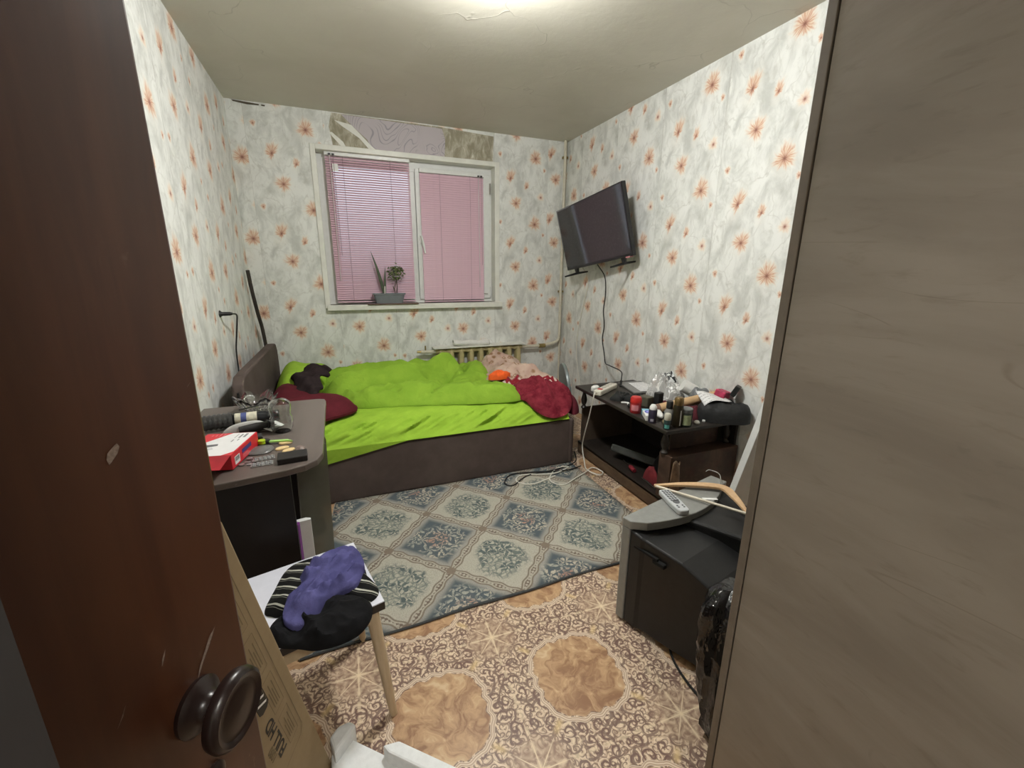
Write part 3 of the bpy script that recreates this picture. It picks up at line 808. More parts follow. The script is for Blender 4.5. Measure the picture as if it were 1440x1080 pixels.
# ------------------------------------------------------------------ bed and bedding
M_LIME = None
def bed():
    global M_LIME
    t = thing('bed', (.5, 3.2, 0), 'low brown-upholstered bed along the back wall with lime green bedding', 'bed')
    q = NT('brown_suede'); p = q.obj(); n = q.noise(p, 5., 5, .65); n2 = q.noise(p, 700., 2)
    q.bump(n2, .12, .001)
    mb = q.out(q.mix(q.ss(n, .3, .7), (.082, .062, .055), (.108, .084, .075)), .88, .15)
    r = .05
    MB().bb(-.46, 1.475, 2.505, 2.545, 0.0, .335).build('front_panel', mb, t, bevel=.014, seg=3)
    MB().bb(1.44, 1.482, 2.50, 3.79, 0.0, .340).build('foot_panel', mb, t, bevel=.018, seg=3)
    MB().bb(-.46, 1.44, 2.545, 3.79, .04, .24).build('base', mat('dark_board', (.03, .024, .02), .8), t)
    # headboard: a thin upholstered slab with rounded upper corners, leaning a little
    hb = MB()
    poly = [(2.42, 0), (2.42, .70), (2.44, .775), (2.50, .812), (2.62, .815), (3.66, .80), (3.76, .785), (3.805, .73), (3.81, .65), (3.81, 0)]
    hb.prism([(y, z) for y, z in poly], -.53, -.475, Matrix(((0, 0, 1, 0), (1, 0, 0, 0), (0, 1, 0, 0), (0, 0, 0, 1))))
    hb.build('headboard', mb, t, bevel=.012, seg=3)
    MB().tube([(-.50, 2.416, .745), (-.50, 2.416, .30)], .006, 6).build('piping', mat('black_piping', (.012, .010, .010), .6), t, True)
    MB().bb(-.46, 1.42, 2.66, 3.77, .24, .425).build('mattress', mat('mattress_ticking', (.5, .5, .45), .9), t, bevel=.05, seg=4)
    q = NT('lime_cotton'); p = q.obj(); n = q.noise(p, 11., 4, .6)
    wr = q.noise(q.vec('ADD', q.vec('MULTIPLY', p, (1, 2.2, 2)), q.vec('SCALE', q.noise(p, 4., 2, col=True), .35)), 13., 4, .55)
    q.bump(wr*.8+q.noise(p, 300., 2)*.12, .42, .016)
    M_LIME = q.out(q.mix(q.ss(n, .3, .7), (.27, .455, .040), (.32, .52, .050)), .85, .15)
    # fitted sheet: flat top, front roll with slanting tension folds, hem tucked behind the panel
    def sheet(u, v):
        x = -.462+1.90*u
        prof = [(3.79, .455), (3.4, .462), (2.95, .462), (2.72, .458), (2.63, .440), (2.57, .405), (2.530, .368), (2.499, .345), (2.4985, .0)]
        hem = .255+.10*min(1, max(0, (x+.16)/.55)) if x < .45 else .349
        prof[-1] = (2.4975, min(hem, .343))
        k = v*(len(prof)-1); i = min(int(k), len(prof)-2); f = k-i
        y = prof[i][0]*(1-f)+prof[i+1][0]*f; z = prof[i][1]*(1-f)+prof[i+1][1]*f
        am = math.exp(-((k-4.6)/1.5)**2)
        w_ = float(fbm((x*.9-z*2.2-y*.35)*17, (x*.4+z*1.2+y)*3.0, 31, 2))
        return (x, y-am*.012-am*.050*w_*(y > 2.5), z+am*.030*w_+.004*float(fbm(x*7, y*7, 5, 2))*(v < .5))
    o = MB().grid(sheet, 150, 56).build('bed_sheet', M_LIME, None, True)
    tag(o, 'lime green sheet stretched over the mattress down to the brown bed panel', 'sheet')
bed()

def seg_d(x, y, P):
    """distance to a polyline and its parameter"""
    best = np.full(np.shape(x), 9.); par = np.zeros(np.shape(x)); n = len(P)-1
    for i in range(n):
        ax, ay = P[i][:2]; bx, by = P[i+1][:2]; dx, dy = bx-ax, by-ay
        t = np.clip(((x-ax)*dx+(y-ay)*dy)/(dx*dx+dy*dy), 0, 1)
        d = np.hypot(x-ax-t*dx, y-ay-t*dy); m = d < best
        best = np.where(m, d, best); par = np.where(m, (i+t)/n, par)
    return best, par
def ridge(x, y, P, w, h, sharp=1.6):
    d, p = seg_d(x, y, P)
    n = len(P)-1
    hh = np.interp(p*n, range(n+1), [q[2] if len(q) > 2 else 1 for q in P])
    return h*hh*np.exp(-(d/w)**sharp)

def bedding():
    # duvet: puffy cover with a high roll at the back, a long middle fold and a rolled front edge
    out = [(-.17, 3.62), (-.02, 3.72), (.35, 3.73), (.75, 3.73), (1.05, 3.71), (1.14, 3.62), (1.16, 3.3), (1.17, 2.96), (1.19, 2.82), (1.17, 2.69), (1.02, 2.655), (.70, 2.72), (.42, 2.80), (.20, 2.84), (.06, 2.87), (-.02, 2.93), (-.13, 3.05), (-.20, 3.35)]
    def fold(x, y):
        r = ridge(x, y, [(-.15, 3.42, .8), (.2, 3.50, .75), (.5, 3.55, .7), (.8, 3.50, .62), (.98, 3.42, .78), (1.06, 3.40, .7)], .17, .085)
        r = r+ridge(x, y, [(-.08, 3.18, .9), (.25, 3.22, 1), (.5, 3.24, 1), (.68, 3.34, .9), (.80, 3.46, .8)], .075, .070)
        r = r+ridge(x, y, [(.05, 2.92, .8), (.3, 2.99, 1), (.55, 2.93, .9), (.8, 2.80, 1), (1.08, 2.72, 1)], .085, .030)
        r = r-ridge(x, y, [(.08, 3.04, .8), (.3, 3.11, 1), (.55, 3.08, 1), (.70, 3.12, .7), (.78, 3.25, .6)], .028, .060)
        r = r-ridge(x, y, [(-.05, 3.30, .7), (.2, 3.35, 1), (.45, 3.37, 1), (.62, 3.44, .6)], .026, .045)
        r = r-ridge(x, y, [(.90, 3.25, .6), (.93, 3.40, 1), (.88, 3.55, .8)], .035, .045)
        r = r-ridge(x, y, [(.16, 2.90, .6), (.26, 2.97, 1), (.38, 3.02, .6)], .02, .022)-ridge(x, y, [(.52, 2.82, .6), (.60, 2.92, 1), (.72, 3.0, .5)], .02, .022)
        r = r-ridge(x, y, [(.80, 2.98, .6), (1.0, 3.10, 1), (1.10, 3.25, .8)], .05, .018)
        return r*1.45+.052*crumple(x*1.1, y*1.4, 21, 3.8)+.018*crumple(x+y*.4, y-x*.4, 23, 10, 2)
    q = NT('lime_quilt'); p = q.obj(); n = q.noise(p, 7., 4, .6)
    wr = q.noise(q.vec('ADD', p, q.vec('SCALE', q.noise(p, 5., 2, col=True), .25)), 17., 4, .55)
    q.bump(wr+q.noise(p, 260., 2)*.10, .55, .016)
    md_ = q.out(q.mix(q.ss(n, .3, .7), (.215, .375, .035), (.265, .44, .045)), .9, .12)
    o = MB().mound(out, .055, .462, 34, 5.0, 1.7, fold, n=10).build('duvet', md_, None, True)
    tag(o, 'puffy lime green duvet bunched up along the middle of the bed', 'duvet')
    # pillows
    o = MB().mound([(-.455, 3.20), (-.465, 3.55), (-.455, 3.78), (-.30, 3.80), (-.10, 3.76), (-.04, 3.62), (-.08, 3.42), (-.16, 3.20), (-.27, 3.02), (-.38, 3.02)], .19, .463, 14, 2.3, 2.0, lambda x, y: .03*fbm(x*7, y*7, 41, 2)+.03*np.exp(-((x+.36)/.12)**2), n=8, under=-.03).build('green_pillow', M_LIME, None, True)
    tag(o, 'plump lime green pillow against the headboard', 'pillow')
    mr = mat('maroon_cotton', (.094, .012, .019), .85, .12, 18, .12, 300, .15)
    o = MB().mound([(-.462, 2.66), (-.465, 3.00), (-.45, 3.26), (-.36, 3.18), (-.26, 3.05), (-.12, 2.98), (.0, 2.93), (.05, 2.86), (.058, 2.78), (.02, 2.72), (-.08, 2.655), (-.20, 2.60), (-.36, 2.585)], .13, .462, 12, 2.4, 1.8, lambda x, y: .10*np.clip((-.20-x)/.26, 0, 1)**1.5*np.exp(-((y-2.98)/.25)**2)+.02*fbm(x*9, y*9, 44, 2), n=8, under=-.03).build('maroon_pillow', mr, None, True)
    tag(o, 'flattened dark maroon pillow at the front of the bed beside the desk', 'pillow')
    mg = mat('charcoal_knit', (.026, .018, .019), .9, .2, 40, .2, 300, .1)
    z0 = lambda x, y: .555+.18*np.clip((x+.30)/.25, 0, 1)*np.clip((y-3.0)/.5, 0, 1)
    def shawl(u, v):
        P = [(-.195, 2.82, .565, .045), (-.235, 2.94, .632, .080), (-.232, 3.06, .672, .092), (-.195, 3.16, .692, .088), (-.150, 3.22, .700, .070)]
        k = u*4; i = min(int(k), 3); f = k-i; p = [P[i][j]*(1-f)+P[i+1][j]*f for j in range(4)]
        s = (v-.5)*2; wd = p[3]*(1+.18*math.sin(u*17+s*2))
        return (p[0]+s*wd, p[1]-s*wd*.5, p[2]-.035*s*s-.012*math.sin(u*14+s*3)+.010*math.sin(u*23-s*5))
    o = MB().grid(shawl, 26, 14).build('charcoal_garment', mg, None, True, solid=.014)
    tag(o, 'charcoal garment crumpled between the green pillow and the duvet', 'clothes')
    # blankets at the foot
    q = NT('beige_floral_blanket'); p = q.obj(); n = q.noise(p, 9., 3)
    jq = q.vec('ADD', p, q.vec('SCALE', q.noise(p, 14., 2, col=True), .05)); nd = q.voro(jq, 17., .9, 'F1', '3D')
    dd = E(q, nd.outputs['Distance']); cr = q.xyz(E(q, nd.outputs['Color']))[0]
    c = q.mix(q.ss(n, .3, .7), (.45, .31, .25), (.55, .42, .34))
    c = q.mix((1.0-q.ss(dd, .2, .45))*q.ss(cr, .2, .4)*.95, c, (.25, .135, .07))
    c = q.mix((1.0-q.ss(dd, .10, .22))*q.ss(cr, .6, .7), c, (.62, .50, .40))
    x, y, z = q.xyz(p)
    edge = (x-1.0)*.30+(y-3.04)*.95+q.noise(p, 5., 2)*.16
    red = (1.0-q.ss(edge, .035, .055))
    stp = q.ss(((x*1.0+y*.4)*120.0).sin()*((y-x*.4)*95.0).sin(), .1, .3)*q.ss(edge, -.26, -.24)*(1.0-q.ss(edge, .0, .02))
    far = q.ss(x*.45+y*.9-.5*z, 3.37, 3.385)
    c = q.mix(red.max(far*.95), c, q.mix(stp, (.24, .022, .032), (.60, .48, .42)))
    q.bump(q.noise(p, 240., 3)*.1+q.noise(p, 10., 3, .6, .8), .7, .03); mbl = q.out(c, .95, .1)
    def bf(x, y):
        r = ridge(x, y, [(1.12, 3.42, 1.0), (1.22, 3.44, 1.25), (1.30, 3.40, .9)], .12, .12)
        r = r+ridge(x, y, [(1.05, 3.05, .5), (1.18, 3.12, .9), (1.32, 3.05, 1), (1.46, 2.95, .8), (1.52, 2.80, .6)], .09, .07)
        r = r-ridge(x, y, [(1.28, 3.30, .6), (1.40, 3.15, 1), (1.50, 3.05, .8)], .03, .035)
        return r+.065*crumple(x, y, 61, 6.5)
    bs = lambda x, y: .468-.30*np.clip(x-1.40, 0, .2)-.06*np.clip((2.66-y)/.16, 0, 1)
    o = MB().mound([(1.0, 2.93), (1.02, 3.20), (1.05, 3.44), (1.10, 3.58), (1.22, 3.62), (1.36, 3.55), (1.48, 3.42), (1.54, 3.22), (1.56, 3.0), (1.555, 2.80), (1.51, 2.66), (1.44, 2.60), (1.34, 2.64), (1.22, 2.78), (1.08, 2.85)], .07, 0, 26, 2.8, 1.7, bf, bs, n=12).build('floral_blanket', mbl, None, True)
    tag(o, 'beige floral blanket with dark red border heaped at the foot of the bed', 'blanket')
    q = NT('red_fleece'); p = q.obj(); n = q.noise(p, 13., 4, .7)
    q.bump(q.noise(p, 160., 3)*.12+q.noise(p, 11., 3, .6, .8), .7, .03); mred = q.out(q.mix(q.ss(n, .3, .7), (.125, .010, .020), (.250, .034, .050)), .95, .1)
    def rf(x, y):
        r = ridge(x, y, [(1.17, 2.80, .9), (1.23, 2.76, 1.0), (1.30, 2.68, 1), (1.33, 2.60, .6)], .06, .06)
        return r+ridge(x, y, [(1.36, 2.74, 1), (1.44, 2.68, 1.2), (1.50, 2.66, .6)], .06, .05)+.062*crumple(x+y*.5, y, 71, 7.5)
    rb = lambda x, y: .468+.03*np.clip((y-2.66)/.2, 0, 1)-.10*np.clip((2.62-y)/.14, 0, 1)-.10*np.clip(x-1.43, 0, .2)
    o = MB().mound([(1.115, 2.82), (1.155, 2.86), (1.20, 2.82), (1.26, 2.76), (1.36, 2.73), (1.47, 2.71), (1.525, 2.64), (1.49, 2.56), (1.42, 2.50), (1.33, 2.482), (1.25, 2.50), (1.18, 2.57), (1.12, 2.72)], .040, 0, 24, 2.8, 1.7, rf, rb, n=12, under=.0).build('red_blanket', mred, None, True)
    tag(o, 'dark red fleece blanket slumped over the front corner of the bed foot', 'blanket')
    mo = mat('orange_cloth', (.72, .10, .012), .8, .15, 30)
    o = MB().mound([(.99, 2.93), (1.03, 2.98), (1.10, 3.0), (1.17, 2.98), (1.16, 2.94), (1.08, 2.905)], .022, .590, 7, 2.2, 1.8, lambda x, y: .03*fbm(x*24, y*24, 81, 2), under=.03).build('orange_cloth', mo, None, True)
    tag(o, 'small bright orange cloth tucked into the blankets', 'cloth')
    # cushion behind the foot of the bed
    t = thing('round_stool_seat', (1.66, 3.0, .3), 'round dark grey padded seat with silver rim standing on edge behind the blankets', 'seat')
    K = at(1.655, 2.96, .445, -17, 0, 84)
    MB(K).lathe([(0, -.012), (.165, -.012), (.172, 0), (.165, .010), (.13, .018), (0, .022)], 36).build('pad', mat('dark_grey_vinyl', (.032, .038, .040), .35, .1), t, True)
    MB(K).lathe([(.168, -.022), (.186, -.018), (.190, -.004), (.184, .008), (.170, .010)], 36).build('rim', mat('grey_silver', (.20, .23, .23), .35, .05, 30, 0, 1, .5, .3), t, True)
    mm = mat('maroon_cloth', (.12, .012, .022), .9)
    o = MB().mound([(1.50, 2.56), (1.495, 2.72), (1.53, 2.86), (1.58, 2.80), (1.60, 2.70), (1.575, 2.60)], .12, .345, 8, 2.0, 1.6, lambda x, y: .05*fbm(x*14, y*14, 91, 2)).build('maroon_cloth', mm, None, True)
    tag(o, 'dark red cloth bundle between bed end and the black table', 'cloth')
bedding()
# ------------------------------------------------------------------ wall television
def wall_tv():
    TL, TR, BR, BL = [Vector(c) for c in ((1.837, 3.565, 1.845), (1.891, 2.713, 1.950), (1.991, 2.658, 1.453), (1.936, 3.511, 1.349))]
    ex = (TR-TL).normalized(); wv = (TR-TL).length; M = frame((TL+TR+BR+BL)/4, ex, (TL-BL)); hh = (TL-BL).length
    t = thing('wall_television', M.translation, 'black flat television tilted on the right wall', 'television')
    blk = mat('tv_black', (.012, .012, .013), .3, .1, 40)
    q = NT('dark_screen'); p = q.obj(); n = q.noise(p, 60., 3)
    sm = q.out(q.mix(q.ss(n, .45, .8), (.034, .032, .035), (.046, .044, .047)), q.ss(n, .6, .75)*.10+.07, .5)
    MB(M).bb(-wv/2, wv/2, -hh/2, hh/2, -.035, 0).build('casing', blk, t, bevel=.003)
    MB(M).bb(-wv*.36, wv*.36, -hh*.40, hh*.20, -.06, -.035).build('rear_housing', blk, t, bevel=.01)
    MB(M).bb(-wv/2+.011, wv/2-.011, -hh/2+.020, hh/2-.010, -.002, .0015).build('screen', sm, t)
    gm = mat('grey_film', (.20, .20, .21), .5)
    MB(M).bb(-wv/2-.002, -wv/2+.008, -hh*.12, hh/2, .0015, .003).build('peeling_film', gm, t)
    MB(M).bb(-wv/2, -wv/2+.20, hh/2-.007, hh/2+.002, .0015, .003).build('peeling_film', gm, t)
    for s in (-1, 1):
        x = s*wv*.36
        b = MB(M).prism([(x-.022, -hh/2), (x+.022, -hh/2), (x+.012, -hh/2-.045), (x-.012, -hh/2-.045)], -.028, -.008)
        b.tube([(x, -hh/2-.045, -.125), (x, -hh/2-.040, -.018), (x, -hh/2-.045, .115)], [.007, .011, .007], 8)
        b.build('foot', blk, t, bevel=.002)
    MB(M).bb(wv/2-.075, wv/2-.03, -hh/2-.006, -hh/2+.004, -.03, .002).build('indicator', mat('rose_tape', (.55, .22, .24), .5), t)
    # wall arm
    b = MB().bb(2.095, 2.109, 3.02, 3.18, 1.56, 1.78); b.tube([(2.10, 3.1, 1.67), (2.0, 3.1, 1.655)], .018)
    b.build('wall_bracket', blk, t)
    MB(M).box((wv*.05, -.01, -.062), (.20, .20, .006)).build('mount_plate', blk, t)
    c1 = thing('cable', (2.09, 3.15, .56), 'thin black cable hanging down the right wall from the wall television', 'cable')
    P = [(2.02, 3.16, 1.40), (2.092, 3.15, 1.30), (2.098, 3.135, 1.16), (2.098, 3.15, 1.02), (2.098, 3.125, .90), (2.098, 3.14, .78), (2.098, 3.10, .66), (2.09, 3.06, .585), (2.02, 2.90, .60), (1.93, 2.62, .62), (1.86, 2.51, .60), (1.83, 2.475, .565)]
    MB().tube(smooth_open(P, 7), .0042, 6).build('cord', mat('black_rubber', (.010, .010, .010), .6), c1, True)
    MB().tube([(1.845, 2.49, .585), (1.825, 2.47, .548)], .009, 8).build('plug', mat('black_rubber', (.010, .010, .010), .6), c1, True)
    c2 = MB().tube(smooth_open([(2.03, 3.42, 1.38), (2.095, 3.41, 1.27), (2.10, 3.50, 1.0), (2.10, 3.56, .78), (2.10, 3.57, .58), (2.09, 3.50, .40), (2.09, 3.40, .10)], 8), .0042, 6).build('white_cable', mat('white_cord', (.70, .68, .60), .5, .04), None, True)
    tag(c2, 'thin white cable hanging down the right wall near the corner', 'cable')
wall_tv()

# ------------------------------------------------------------------ low black table with turned legs
TZ = .53
def low_table():
    t = thing('low_table', (1.83, 2.16, 0), 'low dark table with turned legs against the right wall, loaded with clutter', 'table')
    md = wood('blackened_wood', (.014, .011, .009), (.030, .024, .020), 7., (1, .2, 1), .42)
    mw = wood('worn_brown_wood', (.070, .042, .025), (.135, .090, .055), 6., (1, .3, 1), .6)
    mdark = mat('dark_interior', (.016, .011, .009), .7, .2, 8)
    MB().prism([(1.548, 1.668), (2.09, 1.668), (2.09, 2.668), (1.572, 2.668)], TZ-.022, TZ).build('table_top', md, t, bevel=.005, seg=3)
    prof = [(.012, 0), (.019, .002), (.021, .010), (.014, .018), (.011, .026), (.016, .036), (.021, .052), (.0225, .066), (.019, .084), (.013, .104), (.0105, .116), (.016, .126), (.018, .132), (.016, .138)]
    for (x, y) in ((1.605, 1.735), (2.055, 1.735), (1.615, 2.605), (2.055, 2.605)):
        MB(at(x, y, TZ-.022-.138)).lathe(prof, 18).build('leg', md, t, True)
    MB().bb(1.600, 2.09, 1.69, 2.64, .085, .105).build('lower_shelf', md, t)
    MB().bb(1.600, 1.62, 1.69, 2.64, .012, .098).build('front_rail', mw, t, bevel=.003)
    q = NT('mottled_brown'); p = q.obj(); n = q.noise(p, 5., 5, .65, .8); f = q.noise(p, 13., 3)
    c = q.mix(q.ss(n, .35, .7), (.036, .020, .014), (.105, .062, .040)); c = q.mix(q.ss(f, .55, .75)*.5, c, (.055, .014, .012))
    mm = q.out(c, .55, .3)
    MB().bb(1.60, 2.09, 1.672, 1.765, .106, .37).bb(1.60, 2.09, 1.672, 1.69, 0, .106).build('side_panel', mm, t, bevel=.003)
    MB().bb(1.62, 2.09, 2.622, 2.64, 0, .37).build('side_panel', mat('brown_board', (.085, .060, .042), .6, .2, 7), t, bevel=.003)
    MB().bb(2.075, 2.09, 1.69, 2.622, .105, .508).build('back_panel', mdark, t)
    MB().grid(lambda u, v: (1.606+.055*u, 1.672-.010-.006*math.sin(v*7+u*4), .015+.33*v+.012*math.sin(u*6)), 6, 14).build('loose_veneer', mat('peeled_veneer', (.17, .11, .068), .6, .3, 30), t, True, solid=.004)
    MB().bb(1.67, 2.02, 1.765, 1.775, .371, .507).build('inner_panel', mm, t)
    # things on the lower shelf
    z = .105
    def put(o, l, c): tag(o, l, c)
    b = MB(at(1.80, 2.16, z, 20, 0, 28)).bb(-.13, .13, -.17, .17, 0, .05)
    put(b.build('grey_packet', mat('grey_green_paper', (.038, .040, .035), .7, .2, 12), None, bevel=.01), 'grey-green paper packet lying inside the low table', 'packet')
    b = MB().mound([(1.72, 1.82), (1.70, 1.93), (1.78, 2.00), (1.92, 1.98), (1.98, 1.88), (1.90, 1.79)], .20, z, 8, 2.2, 1.8, lambda x, y: .06*fbm(x*12, y*12, 3, 3))
    put(b.build('black_bag', mat('black_bag', (.009, .009, .010), .35, .2, 40, .3, 40), None, True), 'black bag stuffed under the low table top', 'bag')
    mr = mat('red_shelf_cloth', (.14, .012, .016), .85, .2, 30, .2, 80)
    b = MB().mound([(1.645, 1.86), (1.66, 1.95), (1.70, 1.97), (1.69, 1.86), (1.66, 1.80)], .09, z, 7, 2.2, 1.8, lambda x, y: .03*fbm(x*22, y*22, 6, 2))
    put(b.build('red_cloth', mr, None, True), 'red cloth on the lower shelf of the low table', 'cloth')
    s = thing('screwdriver', (1.68, 2.09, z), 'red-handled screwdriver on the lower shelf', 'tool')
    MB().tube([(1.655, 2.03, z+.016), (1.665, 2.075, z+.016), (1.672, 2.10, z+.014)], [.013, .016, .010], 10).build('handle', mat('red_handle', (.20, .02, .03), .4), s, True)
    MB().tube([(1.672, 2.10, z+.014), (1.695, 2.20, z+.008)], .004, 6).build('shaft', mat('steel', (.55, .55, .55), .25, .05, 60, 0, 1, .5, 1), s, True)
    s2 = thing('pliers', (1.64, 1.88, z), 'small steel tool on the front edge of the lower shelf', 'tool')
    MB().tube([(1.635, 1.80, z+.007), (1.645, 1.88, z+.008), (1.65, 1.95, z+.007)], [.005, .007, .004], 8).build('shaft', mat('steel', (.55, .55, .55), .25, .05, 60, 0, 1, .5, 1), s2, True)
low_table()

def revolve(name, label, cat, x, y, z, parts, group=None, M=None):
    t = thing(name, (x, y, z), label, cat, group)
    K = M or at(x, y, z)
    for (pn, prof, m, *sc) in parts:
        MB(K).lathe(prof, 24, None, *(sc or ())).build(pn, m, t, True)
    return t
def decal(t, name, K, w, h_, m, r=None, a0=0, z=0, z1=None):
    """curved label on a cylinder of radius r facing a0 degrees"""
    n = 8
    def fn(u, v):
        a = math.radians(a0)+(u-.5)*w/r
        return (r*math.cos(a), r*math.sin(a), z+h_*v)
    return MB(K).grid(fn, n, 1).build(name, m, t, True)

def table_clutter():
    z = TZ; white = mat('glossy_white', (.78, .78, .75), .3, .04); black = mat('black_plastic', (.018, .018, .018), .4)
    # power strip
    t = thing('power_strip', (1.66, 2.45, z), 'white power strip with red switch on the corner of the low table', 'power strip')
    K = at(1.69, 2.45, z, 31)
    MB(K).bb(-.135, .135, -.028, .028, 0, .036).build('body', mat('ivory_plastic', (.70, .67, .58), .35, .05), t, bevel=.008, seg=3)
    MB(K).bb(-.105, -.075, -.016, .016, .035, .040).build('switch', mat('red_switch', (.42, .06, .05), .4), t, bevel=.003)
    for k in range(4):
        s = MB(K @ Matrix.Translation((-.03+k*.045, 0, .0362))).lathe([(.018, .0005), (.017, 0), (.014, -.004), (0, -.005)], 18).build('socket', mat('ivory_shadow', (.48, .46, .40), .5), t, True)
        for d in (-.006, .006): MB(K @ Matrix.Translation((-.03+k*.045+d, 0, .033))).lathe([(.0025, 0), (.0025, .0006), (0, .0006)], 8).build('pin_hole', black, s)
    MB(at(1.635, 2.50, z, 20)).lathe([(.024, 0), (.026, .006), (.024, .028), (.014, .036), (0, .037)], 20, None, 1.5, .9).build('plug_adapter', white, t, True)
    P = [(1.575, 2.385, z+.018), (1.548, 2.37, z+.022), (1.535, 2.365, z-.02), (1.535, 2.40, .38), (1.54, 2.45, .25), (1.555, 2.50, .12), (1.54, 2.44, .03), (1.50, 2.34, .018), (1.53, 2.24, .018), (1.585, 2.27, .014), (1.56, 2.36, .012), (1.46, 2.30, .018), (1.36, 2.25, .020), (1.24, 2.20, .018), (1.19, 2.29, .018), (1.30, 2.42, .018), (1.40, 2.42, .019), (1.25, 2.36, .021), (1.05, 2.42, .018), (.98, 2.35, .018), (1.06, 2.28, .018), (1.25, 2.33, .018)]
    MB().tube(smooth_open(P, 8), .0042, 7).build('cord', mat('white_cord', (.70, .68, .60), .5, .04), t, True)
    # envelope folder with a printed sheet
    t = thing('document_folder', (2.0, 2.43, z), 'flat grey plastic folder at the back of the low table', 'folder')
    MB().prism([(1.835, 2.32), (1.90, 2.60), (2.085, 2.58), (2.075, 2.30)], z+.001, z+.012).build('cover', thin('grey_film_cover', (.30, .30, .29), .85, .25), t, bevel=.002)
    pr = printed('printed_sheet', 22.)
    o = MB().prism([(1.895, 2.33), (1.955, 2.55), (2.075, 2.535), (2.072, 2.315)], z+.0125, z+.014).build('paper_sheet', pr, None)
    tag(o, 'white printed paper sheet lying on the grey plastic folder', 'paper')
    # dark tangle: gloves
    mg = mat('black_knit_glove', (.010, .011, .011), .8, .3, 60, .3, 200)
    for i, (x, y, a) in enumerate(((1.665, 2.27, 30), (1.735, 2.205, -15))):
        t = thing('glove', (x, y, z), ('black glove nearer the power strip on the low table', 'black glove beside the red jar on the low table')[i], 'glove', 'black gloves')
        K = at(x, y, z+.001, a)
        MB(K).mound([(-.05, -.035), (-.055, .03), (.0, .042), (.045, .035), (.045, -.035), (0, -.042)], .035, 0, 6, 2.2, 1.8, lambda x, y: .015*fbm(x*30, y*30, 9+i, 2)).build('palm', mg, t, True)
        for k in range(4):
            y0 = -.028+k*.019
            MB(K).tube(smooth_open([(.035, y0, .016), (.065, y0*1.2, .024), (.095-.008*abs(k-1.5), y0*1.5, .012)], 4), [.010]*8+[.007], 8).build('finger', mg, t, True)
        MB(K).tube(smooth_open([(-.01, -.036, .014), (.015, -.060, .016), (.045, -.066, .010)], 4), .009, 8).build('thumb', mg, t, True)
    o = MB().tube(smooth_open([(1.62, 2.17, z+.008), (1.65, 2.14, z+.01), (1.63, 2.11, z+.008), (1.665, 2.10, z+.01)], 6), .006, 8).build('earphones', white, None, True)
    tag(o, 'short white wire between the gloves and the red jar', 'wire')
    o = MB(at(1.628, 2.085, z)).lathe([(0, 0), (.016, .002), (.020, .012), (.016, .022), (0, .025)], 16).build('black_pot', black, None, True)
    tag(o, 'tiny round black pot near the table edge', 'pot')
    # red jar
    m1 = mat('red_lid', (.46, .020, .018), .32); m2 = mat('red_jar_plastic', (.32, .018, .022), .3)
    t = revolve('red_jar', 'red plastic jar with a bright red cap and pink label', 'jar', 1.595, 1.995, z, [('body', [(.0, 0), (.030, 0), (.032, .004), (.032, .060), (.030, .064), (0, .064)], m2), ('lid', [(.033, .062), (.034, .066), (.033, .088), (.027, .097), (0, .099)], m1)])
    decal(t, 'label', at(1.595, 1.995, z), .045, .034, mat('pink_label', (.60, .22, .25), .5), .0328, 222, .018)
    # box and cup behind
    o = MB(at(1.735, 2.075, z, 12)).bb(-.03, .03, -.035, .035, 0, .065).build('olive_cup_box', mat('olive_carton', (.085, .080, .058), .5, .15, 30), None, bevel=.006)
    tag(o, 'dark olive carton behind the red jar', 'box')
    o = MB(at(1.80, 2.04, z, 8)).bb(-.024, .024, -.02, .02, 0, .092).build('black_case', black, None, bevel=.006)
    tag(o, 'upright black case behind the olive carton', 'case')
    # toothpaste carton
    t = thing('toothpaste_carton', (1.60, 1.90, z), 'white carton with a blue oval emblem near the table edge', 'box')
    K = at(1.605, 1.895, z, 62)
    MB(K).bb(-.065, .065, -.024, .024, 0, .030).build('carton', white, t, bevel=.002)
    MB(K @ Matrix.Translation((.005, 0, .0305))).lathe([(0, 0), (.018, 0), (.018, .0006), (0, .0006)], 20, None, 1.5, .95).build('emblem', mat('royal_blue', (.05, .06, .42), .4), t)
    MB(K @ Matrix.Translation((.005, 0, .0312))).lathe([(0, 0), (.010, 0), (.010, .0006), (0, .0006)], 20, None, 1.4, .9).build('emblem', mat('pale_violet', (.35, .35, .75), .4), t)
    MB(K).bb(.035, .064, -.0241, .0241, .0005, .0304).build('end_band', mat('sky_blue', (.22, .50, .62), .4), t)
    # bottles
    t = revolve('deodorant_stick', 'dark violet stick deodorant with white domed cap', 'bottle', 1.572, 1.815, z, [('body', [(0, 0), (.022, 0), (.023, .004), (.023, .072), (.021, .076), (0, .077)], mat('dark_violet', (.032, .026, .050), .3)), ('cap', [(.0195, .075), (.0205, .080), (.0195, .092), (.012, .103), (0, .106)], white)], None)
    decal(t, 'label', at(1.572, 1.815, z), .018, .014, mat('grey_print', (.35, .35, .42), .5), .0235, 225, .012)
    t = revolve('roll_on', 'small clear roll-on bottle with a teal label at the table edge', 'bottle', 1.578, 1.705, z, [('body', [(0, 0), (.016, 0), (.018, .004), (.018, .040), (.0165, .046), (.0165, .050), (0, .051)], mat('teal_body', (.030, .055, .055), .25)), ('cap', [(.0165, .050), (.0175, .054), (.0175, .078), (.013, .086), (0, .088)], mat('translucent_cream', (.55, .53, .44), .35))])
    decal(t, 'label', at(1.578, 1.705, z), .026, .020, mat('teal_label', (.10, .36, .32), .4), .0184, 228, .006)
